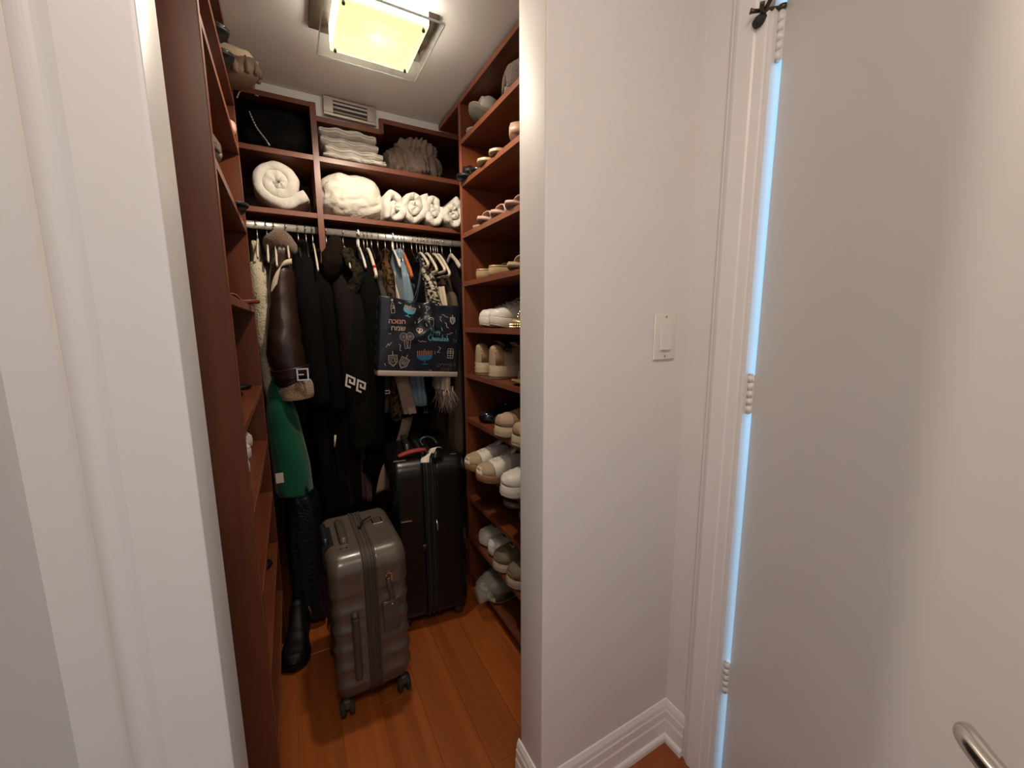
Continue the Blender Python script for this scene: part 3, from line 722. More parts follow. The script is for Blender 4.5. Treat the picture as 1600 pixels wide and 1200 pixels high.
# ------------------------------------------------------------------ hanging rail and clothes
RODY, RODZ = 1.915, 1.620
RAILM = mat('rail_metal', (.86,.82,.76), .30, .7)
tag(tube('clothes_rail', [(-.380,RODY,RODZ),(DVX-.0115,RODY,RODZ)], .015, RAILM, n=20, flat=(.55,1)), 'short chrome clothes rail left of the wooden divider', 'clothes rail', None)
tag(tube('clothes_rail', [(DVX+.0115,RODY,RODZ),(.940,RODY,RODZ)], .015, RAILM, n=20, flat=(.55,1)), 'long chrome clothes rail right of the wooden divider', 'clothes rail', None)
WIRE = mat('hanger_wire', (.45,.42,.38), .3, 1)
def hanger(x, label, m, reach=.20, drop=.11, fat=.006, tilt=0, hookm=None, grp=None, kind='plastic'):
    x *= RODY/2.03; reach = max(.07, reach-.085); drop *= .8
    h = thing('hanger', label, 'hanger', (x, RODY, RODZ), tilt, grp)
    r = .0175
    hk = [(0, r*math.cos(math.radians(a)), r*math.sin(math.radians(a))) for a in range(200, -31, -23)]
    hk += [(0, .004, -.022), (0, 0, -.042), (0, 0, -.062)]
    tube('hook', hk, .0021 if hookm is None else .0045, hookm or WIRE, h, n=8)
    P = [(0, -reach, -.062-drop), (0, -reach*.8, -.062-drop*.72), (0, -reach*.4, -.062-drop*.25), (0, 0, -.058), (0, reach*.4, -.062-drop*.25), (0, reach*.8, -.062-drop*.72), (0, reach, -.062-drop)]
    if kind == 'tubular':
        P = [(0,-.05,-.062-drop-.01)] + [(0,-reach*.9,-.062-drop-.012),(0,-reach,-.062-drop-.002)] + P[1:-1] + [(0,reach,-.062-drop-.002),(0,reach*.9,-.062-drop-.012),(0,.05,-.062-drop-.01)]
        tube('shoulder_bar', P, fat, m, h, n=10, k=3)
        tube('cross_bar', [(0,-.06,-.062-drop-.01),(0,.06,-.062-drop-.01)], fat*.9, m, h, n=8)
    else:
        tube('shoulder_bar', P, [fat, fat*1.3, fat, fat*1.2, fat, fat*1.3, fat], m, h, n=10, k=3, flat=(.7,1.25))
    return h
GY = 2.03       # depth the clothes are centred on
def cloth_body(name, m, parent, path, folds=5, amp=.006, seed=0, nt=72, ns=40, caps=True):
    """hanging cloth: path = [(z, xc, yc, halfthick x, halfdepth y)] from the top down"""
    q = smooth_pts(path, max(2, ns//(len(path)-1))); rings = []
    for i, (z, xc, yc_, a, b) in enumerate(q):
        s = i/(len(q)-1); ring = []
        for k in range(nt):
            th = 2*math.pi*k/nt; c, sn = math.cos(th), math.sin(th)
            w = amp*(.25+.75*s)
            fo = math.sin(folds*th + seed + 1.2*math.sin(3*s+seed)) + .6*math.sin((folds*2+1)*th + seed*2.3 + 2*s)
            fo += 1.4*fbm((c*1.6+seed, sn*1.6, z*3.0), 3)
            x = xc + (max(a,.002)+w*fo)*sgp(sn, .8); y = yc_ + (max(b,.002)+w*.7*fo)*sgp(c, .75)
            ring.append((x, y, z + .004*fbm((c*3, sn*3, seed), 2)))
        rings.append(ring)
    return loft(name, rings, m, parent, caps=caps)
def sleeve(name, m, parent, pts, rad, seed=0, amp=.004, nt=28, k=8, flat=(1,1)):
    q = smooth_pts([tuple(p)+(r,) for p, r in zip(pts, rad)], k)
    P = [p[:3] for p in q]; v, f = tube_geo(P, [p[3] for p in q], nt, True, flat)
    v = [p + (p-Vector(P[i//nt])).normalized()*amp*(fbm((p.x*14+seed, p.y*14, p.z*14), 3) + .6*math.sin(p.z*70+seed+p.x*40)*.4) for i, p in enumerate(v)]
    return obj(name, v, f, m, parent)
def fab(name, col, rough=.85, b=(220,.35,.002), **k): return mat(name, col, rough, bump=b, spec=.12, **k)
BOUCLE = fab('cream_boucle', (.56,.49,.36), b=(160,.9,.006), var=(90,(.20,.16,.10),.60,.70))
LEATHER = mat('brown_leather', (.024,.0095,.006), .36, bump=(60,.25,.004))
FURT = fab('tan_shearling', (.30,.19,.11), b=(190,1,.008), sheen=.4)
FURB = fab('brown_shearling', (.17,.10,.065), b=(190,1,.008), sheen=.4)
BLKW = fab('black_wool', (.0026,.0024,.0023), .95)
BLKW2 = fab('charcoal_wool', (.0038,.0034,.0033), .95)
DKBRN = fab('dark_brown_fur', (.011,.0052,.0032), .9, b=(150,1,.008))
OLIVE = fab('olive_fur', (.028,.024,.011), .9, b=(120,1,.010), var=(60,(.007,.006,.004),.45,.6))
DKOL = fab('dark_olive_wool', (.006,.0052,.0032), .95)
GREYC = fab('grey_wool', (.06,.05,.043), .9)
LEOP = fab('leopard_print', (.10,.050,.021), .8, var=(55,(.010,.006,.004),.50,.56))
CREAMC = fab('cream_cloth', (.55,.47,.35), .8)
SATIN = mat('light_blue_satin', (.17,.25,.32), .28, bump=(30,.3,.006), sheen=.2)
DENIM = fab('teal_denim', (.035,.10,.14), .7)
TWEED = fab('cream_black_tweed', (.55,.48,.36), b=(140,1,.006), var=(48,(.015,.013,.01),.47,.55), stretch=(1,1,1.6))
PURP = fab('aubergine_cloth', (.011,.006,.0065), .9)
BEIGE = fab('beige_knit', (.12,.085,.06), .9)
SASH = fab('beige_sash', (.24,.165,.12), .8)
GREEN = fab('emerald_knit', (.004,.085,.042), .8, b=(300,.4,.002), sheen=.2)
SEQUIN = mat('navy_sequin', (.006,.008,.016), .42, bump=(95,1,.006), spec=.35)
PINKC = fab('dusty_pink_cloth', (.15,.085,.075), .85)
FEATH = fab('pale_feather', (.36,.27,.23), .8, b=(80,.5,.002))
ORANGEW = mat('orange_wood', (.46,.13,.035), .4)
SILVER = mat('silver_metal', (.7,.68,.64), .25, 1)

def coat(name, label, cat, x, m, zt, zb, a0, a1, y0=1.83, y1=2.21, folds=5, amp=.006, seed=0, lean=0, grp=None, x_b=None):
    """garment over a hanger seen edge on; x at the shoulders, x_b at the hem"""
    t = thing(name, label, cat, (x, GY, 0), 0, grp)
    yc_ = (y0+y1)/2 - GY; hb = (y1-y0)/2; dx = (x_b if x_b is not None else x) - x
    L = zt-zb
    path = [(zt, 0, RODY-GY, .006, .03), (zt-.015, 0, RODY-GY+.01, a0*.55, .07), (zt-.06, dx*.05, yc_*.7, a0*.85, hb*.72), (zt-.13, dx*.1, yc_, a0, hb*.96), (zt-.13-(L-.13)*.33, dx*.4, yc_, (a0+a1)/2, hb), (zt-.13-(L-.13)*.66, dx*.7, yc_, a1, hb), (zb, dx, yc_, a1, hb*.98)]
    cloth_body('body', m, t, path, folds, amp, seed)
    return t
# 1 cream boucle coat
t = coat('coat', 'cream bouclé coat at the far left end of the rail', 'coat', -.093, BOUCLE, 1.555, .93, .022, .028, y0=1.80, seed=1, x_b=-.075)
sleeve('sleeve', BOUCLE, t, [(.004,-.20,1.46),(.012,-.235,1.36),(.010,-.245,1.2),(.016,-.24,1.05),(.026,-.225,.935)], [.024,.030,.028,.029,.030], 1)
# 2 brown leather shearling jacket
t = thing('jacket', 'brown leather shearling jacket with tan fur cuff on the rail', 'jacket', (0.0, GY, 0))
cloth_body('body', LEATHER, t, [(1.545,0,-.11,.02,.05),(1.53,0,-.09,.035,.12),(1.47,-.005,-.03,.05,.19),(1.3,-.01,-.03,.05,.21),(1.1,-.012,-.03,.045,.21),(.99,-.012,-.03,.04,.205)], 5, .006, 3)
p1 = at(441,420,1,1.79); p2 = at(443,480,1,1.77); p3 = at(446,545,1,1.75); p4 = at(456,585,1,1.745); p5 = at(462,603,1,1.745); p6 = at(466,622,1,1.745)
def rel(p): return (p.x-0.0, p.y-GY, p.z)
sleeve('sleeve', LEATHER, t, [(0.0,-.13,1.50),rel(p1),rel(p2),rel(p3),rel(p4),rel(p5)], [.028,.040,.050,.063,.057,.050], 2, .005)
sleeve('fur_cuff', FURT, t, [rel(at(459,597,1,1.745)),rel(p5),rel(at(465,615,1,1.745)),rel(p6)], [.050,.058,.060,.056], 5, .008)
sleeve('cuff_strap', LEATHER, t, [rel(at(453,574,1,1.745)),rel(at(457,590,1,1.745))], [.069,.065], 2, .001)
bk = at(473,585,1,1.676)
bk = (bk.x, bk.y-GY, bk.z)
v = []
boxes('buckle', [(bk[0]-.020,bk[0]+.020,bk[1]-.003,bk[1]+.002,bk[2]+.018,bk[2]+.023),(bk[0]-.020,bk[0]+.020,bk[1]-.003,bk[1]+.002,bk[2]-.023,bk[2]-.018),(bk[0]-.020,bk[0]-.015,bk[1]-.003,bk[1]+.002,bk[2]-.018,bk[2]+.018),(bk[0]+.015,bk[0]+.020,bk[1]-.003,bk[1]+.002,bk[2]-.018,bk[2]+.018),(bk[0]-.016,bk[0]+.004,bk[1]-.003,bk[1]+.001,bk[2]-.002,bk[2]+.002)], SILVER, t)
q_ = at(437,381,1,1.88)
sleeve('fur_collar', FURB, t, [(q_.x-.035,-.10,q_.z-.02),(q_.x-.018,-.16,q_.z+.005),(q_.x+.006,-.17,q_.z+.015),(q_.x+.032,-.15,q_.z-.005),(q_.x+.042,-.08,q_.z-.02)], [.02,.033,.036,.030,.018], 7, .008)
# pale strap looped over the leather shoulder
sp = [at(427,456,1,1.74),at(430,438,1,1.735),at(436,420,1,1.735),at(444,411,1,1.735),at(456,408,1,1.74)]
st_ = thing('hanger_strap', 'pale fabric strap draped over the brown leather jacket shoulder', 'strap', (sp[2].x, sp[2].y, sp[2].z))
STRAP = fab('pale_strap', (.60,.50,.40), .7)
ribbon_pts('band', [(tuple(p-sp[2]), w) for p, w in zip(sp, [(1,0,.2),(1,0,.3),(.7,0,.7),(.2,0,1),(0,0,1)])], .019, STRAP, st_, th=.002)
# 3 black coats left of the divider
t = coat('coat', 'long black wool coat next to the brown leather jacket', 'coat', .072, BLKW, 1.575, .40, .036, .05, y0=1.80, seed=5, x_b=.105, folds=6, amp=.008)
sleeve('sleeve', BLKW2, t, [(0,-.15,1.5),(.0,-.235,1.38),(.008,-.26,1.15),(.02,-.26,.92)], [.034,.045,.04,.036], 4)
t = coat('coat', 'long black coat just left of the wooden divider', 'coat', .128, BLKW2, 1.545, .40, .030, .055, y0=1.81, seed=8, x_b=.165, folds=6, amp=.008)
sleeve('sleeve', BLKW, t, [(0,-.15,1.46),(.004,-.225,1.36),(.014,-.25,1.12),(.03,-.25,.88)], [.028,.036,.036,.034], 6)
# white hanger ends left of divider
lab = 'white plastic hanger %s'
hanger(-.085, lab % 'under the cream bouclé coat', CREAMPL, reach=.215, drop=.10, grp='hangers on the left rail', fat=.005)
hanger(-.050, lab % 'between the cream coat and the leather jacket', CREAMPL, reach=.235, drop=.12, grp='hangers on the left rail', fat=.005)
hanger(-.022, lab % 'on the left edge of the leather jacket', CREAMPL, reach=.26, drop=.14, grp='hangers on the left rail', fat=.005)
hanger(.022, 'white hanger peeping out right of the leather jacket', CREAMPL, reach=.25, drop=.10, grp='hangers on the left rail', fat=.005)
hanger(.066, 'thin wire-hooked hanger of the black coat by the leather jacket', BLACK, reach=.17, drop=.08, grp='hangers on the left rail')
hanger(.096, 'thin wire-hooked hanger between the two black coats', BLACK, reach=.17, drop=.08, grp='hangers on the left rail')
hanger(.122, 'white hanger slanting over the black coat left of the divider', CREAMPL, reach=.255, drop=.15, grp='hangers on the left rail', fat=.005)
# 4 right of the divider
t = coat('coat', 'dark brown fur-collared coat right of the wooden divider', 'coat', .190, PURP, 1.54, .42, .034, .045, y0=1.80, seed=11, x_b=.195, folds=6, amp=.008)
q_ = at(524,405,1,1.80)
sleeve('fur_collar', DKBRN, t, [(q_.x-.19-.022,-.21,q_.z-.075),(q_.x-.19-.012,-.235,q_.z-.02),(q_.x-.19+.004,-.215,q_.z+.045),(q_.x-.19+.014,-.15,q_.z+.085)], [.024,.036,.034,.022], 11, .010)
sleeve('sleeve', PURP, t, [(.01,-.19,1.42),(.018,-.255,1.32),(.022,-.27,1.12),(.02,-.26,.95)], [.03,.04,.042,.036], 12)
tcoat = t = coat('coat', 'black coat with olive fur collar and greek key cuff', 'coat', .243, DKOL, 1.53, .70, .030, .05, y0=1.80, seed=14, x_b=.235, folds=6, amp=.008)
A = [at(541,388,1,1.80),at(549,410,1,1.77),at(560,428,1,1.76),at(552,448,1,1.765),at(543,470,1,1.775),at(549,492,1,1.78)]
ribbon_pts('fur_collar', [((p.x-.243,p.y-GY,p.z), w) for p, w in zip(A, [(1,.2,0),(1,.2,.3),(1,.1,.4),(1,0,-.6),(1,0,0),(1,0,.2)])], .046, OLIVE, t, th=.012)
sleeve('sleeve', DKOL, t, [(0,-.18,1.42),(.0,-.255,1.30),(-.008,-.275,1.14),(-.012,-.275,.90),(-.005,-.26,.72)], [.028,.040,.045,.050,.048], 15)
# greek key cuff band drawn as raised white braid
BRAID = fab('white_braid', (.60,.54,.48), .7)
g0, gx, gy = at(541,584,1,1.690), (at(572,598,1,1.690)-at(541,584,1,1.690)), (at(539,603,1,1.690)-at(541,584,1,1.690))
v, f = [], []
def gk(a, b, c, d):
    n = len(v)
    for uu, ww in ((a,b),(c,b),(c,d),(a,d)):
        p = g0 + gx*uu + gy*ww; v.append((p.x-.243, p.y-GY - .004*math.sin(math.pi*uu), p.z))
    f.append((n,n+1,n+2,n+3))
for o_ in (0,.54):
    w_ = .46
    for a, b, c, d in ((0,0,w_,.16),(0,0,.09,1),(0,.84,w_*.6,1),(w_-.09,0,w_,.62),(.16,.46,w_,.62),(.16,.3,.25,.62)): gk(o_+a, b, o_+c, d)
obj('greek_key_braid', v, f, BRAID, t, smooth=False, solid=.002)
t = coat('coat', 'long black coat between the olive fur collar and the gift bag', 'coat', .305, BLKW, 1.555, .56, .034, .045, y0=1.79, seed=17, x_b=.285, folds=6, amp=.008)
sleeve('sleeve', BLKW, t, [(0,-.15,1.5),(.0,-.24,1.38),(.004,-.265,1.15),(-.01,-.265,.90),(-.02,-.25,.70)], [.03,.042,.044,.044,.04], 18)
v, f = tube_geo([tuple(at(524,680,1,1.765)-Vector((.243,GY,0))), tuple(at(523,698,1,1.765)-Vector((.243,GY,0)))], .004, 6)
obj('care_tag', v, f, PAPER, tcoat)
hanger(.176, 'dark hanger of the brown fur-collared coat', BLACK, reach=.15, drop=.07, grp='hangers on the right rail')
hanger(.246, 'white hanger beside the olive fur collar', CREAMPL, reach=.255, drop=.13, grp='hangers on the right rail', fat=.0045)
hanger(.305, 'dark hanger of the black coat beside the gift bag', BLACK, reach=.15, drop=.07, grp='hangers on the right rail')
hanger(.312, 'white hanger with thick plastic hook nearest the divider', WHITEPL, reach=.23, drop=.12, hookm=WHITEPL, grp='hangers on the right rail')
hanger(.350, 'cream hanger with a red clip left of the leopard garment', CREAMPL, reach=.25, drop=.15, fat=.0065, grp='hangers on the right rail', kind='tubular')
p = at(585,420,1,1.775)
tag(box('hanger_clip', (p.x-.006,p.x+.006,p.y-.008,p.y+.004,p.z-.016,p.z+.014), mat('red_plastic', (.45,.02,.02), .4), bev=.002), 'small red clip on a cream hanger', 'clip')
t = coat('trench_coat', 'grey belted coat showing below the gift bag on the left', 'coat', .372, GREYC, 1.47, .845, .022, .032, y0=1.79, seed=20, x_b=.345)
bp = at(604,612,1,1.765)
boxes('belt_buckle', [(bp.x-.372-.012,bp.x-.372+.012,bp.y-GY-.012,bp.y-GY,bp.z-.008,bp.z-.004),(bp.x-.372-.012,bp.x-.372+.012,bp.y-GY-.012,bp.y-GY,bp.z+.004,bp.z+.008),(bp.x-.372-.012,bp.x-.372-.009,bp.y-GY-.012,bp.y-GY,bp.z-.004,bp.z+.004),(bp.x-.372+.009,bp.x-.372+.012,bp.y-GY-.012,bp.y-GY,bp.z-.004,bp.z+.004)], SILVER, t)
coat('blouse', 'leopard print blouse behind the gift bag', 'blouse', .402, LEOP, 1.565, .80, .026, .036, y0=1.80, seed=22, x_b=.405)
coat('cardigan', 'cream garment between the leopard print and the blue satin', 'garment', .432, CREAMC, 1.47, 1.0, .013, .018, y0=1.80, seed=24)
t = coat('blouse', 'light blue satin blouse hanging behind the gift bag', 'blouse', .462, SATIN, 1.57, .86, .024, .055, y0=1.78, seed=26, x_b=.50, folds=7, amp=.011)
gp_ = at(668,644,1,1.775)
random.seed(8)
sv, sf = [], []
for j in range(26):
    c = Vector((gp_.x-.462+random.uniform(-.018,.016), gp_.y-GY+random.uniform(-.004,.004), gp_.z+random.uniform(-.006,.02))); r = random.uniform(.002,.004); n = len(sv)
    sv += [c+Vector(o)*r for o in ((1,0,0),(-1,0,0),(0,1,0),(0,-1,0),(0,0,1),(0,0,-1))]; sf += [(n+a,n+b,n+c_) for a,b,c_ in ((0,2,4),(2,1,4),(1,3,4),(3,0,4),(2,0,5),(1,2,5),(3,1,5),(0,3,5))]
o = obj('beading', sv, sf, SILVER, t, smooth=False); o['kind'] = 'stuff'
coat('jeans', 'teal denim trousers hanging right of the blue satin', 'trousers', .515, DENIM, 1.42, 1.12, .016, .03, y0=1.80, seed=28)
t = coat('jacket', 'black fluffy jacket on an orange wooden hanger', 'jacket', .540, BLKW, 1.53, .92, .022, .03, y0=1.81, seed=29, amp=.012, folds=9)
hh = hanger(.505, 'orange wooden hanger poking out of the black fluffy jacket', ORANGEW, reach=.255, drop=.16, fat=.009, grp='hangers on the right rail')
hanger(.468, 'white hanger with thick plastic hook above the blue satin blouse', WHITEPL, reach=.2, drop=.1, hookm=WHITEPL, grp='hangers on the right rail')
t = coat('jacket', 'cream and black fringed tweed jacket behind the gift bag', 'jacket', .574, TWEED, 1.545, 1.05, .022, .028, y0=1.785, seed=31, x_b=.60)
sleeve('sleeve', TWEED, t, [(0,-.16,1.48),(.004,-.235,1.40),(.012,-.255,1.3),(.024,-.25,1.18)], [.02,.026,.025,.024], 31, .006)
coat('skirt', 'black skirt between the tweed jacket and the white hangers', 'skirt', .618, BLKW2, 1.45, .88, .018, .03, y0=1.82, seed=33)
for xx, rr, dd, nm in ((.600,.20,.07,'just right of the tweed jacket'),(.632,.225,.10,'second right of the tweed jacket'),(.668,.235,.10,'third right of the tweed jacket'),(.690,.24,.12,'last before the aubergine garment')):
    hanger(xx, 'cream tubular hanger ' + nm, CREAMPL, reach=rr, drop=dd, fat=.0065, grp='hangers on the right rail', kind='tubular')
coat('dress', 'dark aubergine dress at the right end of the rail', 'dress', .735, PURP, 1.53, .85, .026, .04, y0=1.80, seed=35)
coat('cardigan', 'beige cardigan at the far right end of the rail', 'cardigan', .785, BEIGE, 1.56, 1.15, .026, .03, y0=1.79, seed=37)
hanger(.76, 'cream hanger in the beige cardigan at the right end', CREAMPL, reach=.2, drop=.08, fat=.008, grp='hangers on the right rail')
random.seed(3)
for j in range(13):
    hanger(.338+j*.031+random.uniform(-.006,.006), 'thin dark hanger with a bare wire hook on the crowded right rail', BLACK, reach=.12, drop=.06, fat=.003, grp='bare wire hooks on the right rail')
# lower pieces showing below the bag
t = coat('dress', 'beige brown long dress beside the right shoe shelves', 'dress', .690, BEIGE, 1.46, .60, .02, .036, y0=1.77, seed=40, x_b=.690)
t = thing('sash', 'beige trouser leg showing just under the gift bag', 'trousers', (.44, 1.80, 0))
A = [(at(626,585,1,1.75),.030),(at(632,610,1,1.75),.028),(at(640,645,1,1.75),.027)]
cloth_body('leg', SASH, t, [(p.z, p.x-.44, p.y-1.80, r, .03) for p, r in A[:1]] + [(1.3, A[0][0].x-.45, .05, .02, .03)][:0] + [(p.z, p.x-.44, p.y-1.80, r, .03) for p, r in A[1:]], 3, .003, 1)
t = thing('sash', 'long beige tie belt curving down behind the black suitcase', 'belt', (.38, 1.80, 0))
A = [at(637,652,1,1.79), at(628,685,1,1.79), at(614,712,1,1.79), at(603,735,1,1.79), at(596,768,1,1.79)]
ribbon_pts('band', [((p.x-.38, p.y-1.80, p.z), (1,0,.15)) for p in A], .050, SASH, t, th=.006)
t = coat('dress', 'dusty pink dress hem behind the taupe suitcase', 'dress', .275, PINKC, 1.3, .42, .02, .028, y0=1.86, seed=44, x_b=.262)
for xx, zb_, sd, nm in ((.425,.70,51,'left'),(.485,.62,52,'middle'),(.545,.60,53,'right')):
    coat('dress', 'long black dress hanging deep behind the gift bag, %s of three' % nm, 'dress', xx, BLKW, 1.40, zb_, .016, .030, y0=1.90, seed=sd, grp='black dresses behind the gift bag')
# feather trimmed top
t = thing('top', 'pale feather-trimmed top hanging under the right of the gift bag', 'top', (.62, 1.80, 0))
f0 = at(690,606,1,1.78)
cloth_body('body', CREAMC, t, [(1.40,0,.02,.012,.06),(1.2,0,.0,.02,.10),(f0.z, f0.x-.62, -.0, .026, .10)], 4, .004, 9)
random.seed(12); fv, ff = [], []
for j in range(160):
    x = f0.x-.62+random.uniform(-.026,.026); y = random.uniform(-.11,.02); z = f0.z+random.uniform(-.01,.02)
    L = random.uniform(.05,.13); dx = random.gauss(.012,.022); pts = [(x+dx*s*s+.004*math.sin(5*s+j), y-.02*s, z-L*s) for s in (0,.3,.6,1)]
    a, b = tube_geo(pts, [.0016,.0015,.0012,.0004], 3); n = len(fv); fv += a; ff += [tuple(i+n for i in r) for r in b]
o = obj('feathers', fv, ff, FEATH, t); o['kind'] = 'stuff'
# green dress and navy sequin skirt on the left
t = thing('dress', 'emerald green knit dress low on the left beside the shelves', 'dress', (-.03, 1.78, 0))
G = [(at(436,625,1,1.72),.045),(at(444,680,1,1.71),.060),(at(456,730,1,1.70),.064),(at(462,778,1,1.69),.064)]
cloth_body('body', GREEN, t, [(1.15,-.02,.14,.015,.10)] + [(p.z, p.x+.03, p.y+.13-1.78, r, .13) for p, r in G], 3, .004, 2, caps=True)
pp = at(437,747,1,1.575)
box('care_tag', (pp.x+.03-.012, pp.x+.03+.012, pp.y-1.78-.001, pp.y-1.78+.001, pp.z-.018, pp.z+.018), PAPER, t)
t = thing('skirt', 'long navy sequin skirt under the green dress', 'skirt', (.0, 1.76, 0))
G = [(at(467,765,1,1.71),.048),(at(474,800,1,1.70),.062),(at(480,880,1,1.69),.066),(at(484,950,1,1.68),.058)]
cloth_body('body', SEQUIN, t, [(1.0,-.02,.14,.02,.10)] + [(p.z, p.x, p.y+.12-1.76, r, .13) for p, r in G] + [(.035, .01, .05, .055, .12)], 5, .008, 6)
# ------------------------------------------------------------------ shoes
HW = [(0,.0),(.02,.36),(.06,.55),(.14,.68),(.28,.70),(.42,.69),(.58,.86),(.72,1.0),(.84,.95),(.92,.76),(.97,.50),(1.0,.0)]
def outline(L, W, n=44, sc=1.0, infl=0.0):
    """heel at x=0, toe at x=L"""
    ts = [.5-.5*math.cos(math.pi*i/(n//2)) for i in range(n//2+1)]
    up = [(t*L, interp(HW, t)*W/2) for t in ts]; lo = [(t*L, -interp(HW, t)*W/2) for t in reversed(ts[1:-1])]
    pts = up+lo; cx = L*.5
    out = []
    for x, y in pts:
        r = Vector((x-cx, y)); k = r.length; out.append((cx+(x-cx)*(1+infl/(L/2)), y*(1+infl/(W/2))))
    return out
def sole(name, m, parent, L, W, levels, spring=.012, heel=0.0, arch=None, wave=0):
    """levels = [(z, inflate)]"""
    rings = []
    for z, infl in levels:
        ring = []
        for i, (x, y) in enumerate(outline(L, W, infl=infl)):
            t = max(0, min(1, x/L)); zz = z + spring*max(0, (t-.7)/.3)**2
            if heel: zz = z*(1 + heel*max(0, 1-t*1.6)) if z > 0 else z
            if wave and z > .001: zz += wave*math.sin(i*1.3)
            ring.append((x, y, zz))
        rings.append(ring)
    return loft(name, rings, m, parent)
def upper(name, m, parent, L, W, zb, hkeys, t0=.002, t1=.998, hole=None, thick=.004, puff=0, seed=0, nt=34, nph=22, expo=.75, spring=.012, dishy=1.0):
    """arched upper over the sole; hole = (ta, tb, phi_lo, phi_hi) removed for the foot"""
    V, F = [], []
    for i in range(nt+1):
        cs_ = i/nt if t0 > .1 else .5-.5*math.cos(math.pi*i/nt)
        t = t0+(t1-t0)*cs_; w = interp(HW, t)*W/2*.97*dishy; h = sinterp(hkeys, t); sp = spring*max(0,(t-.7)/.3)**2
        for j in range(nph+1):
            ph = math.pi*j/nph; p = Vector((t*L, w*sgp(math.cos(ph), .7), zb+sp+h*abs(math.sin(ph))**expo))
            if puff: p.z += puff*fbm((p.x*22+seed, p.y*22, p.z*22), 3)*math.sin(ph); p.y += puff*.6*fbm((p.x*25, p.y*25+seed, p.z*25), 3)
            V.append(p)
    for i in range(nt):
        cs_ = (i+.5)/nt if t0 > .1 else .5-.5*math.cos(math.pi*(i+.5)/nt)
        t = t0+(t1-t0)*cs_
        for j in range(nph):
            ph = (j+.5)/nph
            if hole and hole[0] < t < hole[1] and hole[2] < ph < hole[3]: continue
            F.append((i*(nph+1)+j, i*(nph+1)+j+1, (i+1)*(nph+1)+j+1, (i+1)*(nph+1)+j))
    return obj(name, V, F, m, parent, solid=thick, offset=0)
def patch(name, m, parent, L, W, zb, hkeys, ta, tb, pa, pb, out=.0018, thick=.002, expo=.75, spring=.012, n=10, wav=0):
    V, F = [], []
    for i in range(n+1):
        t = ta+(tb-ta)*i/n; w = interp(HW, t)*W/2*.97+out; h = sinterp(hkeys, t)+out; sp = spring*max(0,(t-.7)/.3)**2
        for j in range(n+1):
            ph = math.pi*(pa+(pb-pa)*j/n); V.append((t*L, w*sgp(math.cos(ph), .7), zb+sp+h*abs(math.sin(ph))**expo + wav*math.sin(i*1.7)))
    F = [(i*(n+1)+j, i*(n+1)+j+1, (i+1)*(n+1)+j+1, (i+1)*(n+1)+j) for i in range(n) for j in range(n)]
    return obj(name, V, F, m, parent, solid=thick)
SNK = [(0,.074),(.08,.082),(.30,.066),(.42,.074),(.52,.068),(.66,.054),(.80,.044),(.92,.034),(1,.010)]
def put(s, x, y, z, rz, tilt=0):
    s.location = (x, y, z); s.rotation_euler = (0, tilt, rz); return s
def sneaker(label, cat, grp, L, W, msole, mup, mtoe=None, macc=None, mlace=None, st=.026, outm=None, chunky=False, low=1.0):
    s = thing('sneaker', label, cat, group=grp)
    hk = [(a, b*low) for a, b in SNK]
    if chunky:
        sole('outsole', outm or msole, s, L, W, [(0,.001),(.006,.003)], spring=.014)
        sole('midsole', msole, s, L, W, [(.006,.003),(.013,.006),(.017,.002),(.024,.006),(.029,.002),(st,.003),(st+.004,-.001)], spring=.014, heel=.25, wave=.0006)
        zb = st-.002
    else:
        sole('outsole', outm or msole, s, L, W, [(0,.0),(.004,.002),(.006,.002)])
        sole('midsole', msole, s, L, W, [(.006,.002),(.009,.003),(st-.003,.003),(st,.001)]); zb = st-.004
    upper('upper', mup, s, L, W, zb, hk, hole=(.10,.43,.27,.73))
    sole('insole', BLACK if False else MINS, s, L*.97, W*.9, [(zb+.002,-.003),(zb+.006,-.003)])
    if mtoe: patch('toe_cap', mtoe, s, L, W, zb, hk, .80, .982, .0, 1.0)
    if macc:
        patch('heel_tab', macc, s, L, W, zb, hk, .032, .14, .02, .98, thick=.0016)
        for a, b in ((.04,.36),(.64,.96)): patch('side_panel', macc, s, L, W, zb, hk, .30, .56, a*.9, b if a < .5 else b*.99)
    ml = mlace or MLACE
    V, F = [], []
    for k in range(5):
        t = .47+.062*k; h = sinterp(hk, t); w = .017
        a, b = tube_geo([(t*L, -w, zb+h*.93+.002), (t*L+.004, 0, zb+h+.0045), (t*L, w, zb+h*.93+.002)], .0026, 6); n = len(V); V += a; F += [tuple(i+n for i in q) for q in b]
        if k < 4:
            a, b = tube_geo([(t*L, -w, zb+h*.93+.003), (t*L+.008, 0, zb+h+.006), (t*L+.016, w, zb+sinterp(hk,t+.06)*.93+.003)], .0022, 6); n = len(V); V += a; F += [tuple(i+n for i in q) for q in b]
    obj('laces', V, F, ml, s)
    V = [(.36*L,-.018,zb+sinterp(hk,.4)+.018),(.36*L,.018,zb+sinterp(hk,.4)+.018),(.48*L,.019,zb+sinterp(hk,.48)-.001),(.48*L,-.019,zb+sinterp(hk,.48)-.001),(.42*L,-.02,zb+sinterp(hk,.44)+.006),(.42*L,.02,zb+sinterp(hk,.44)+.006)]
    obj('tongue', V, [(0,1,5,4),(4,5,2,3)], mup, s, solid=.006)
    return s
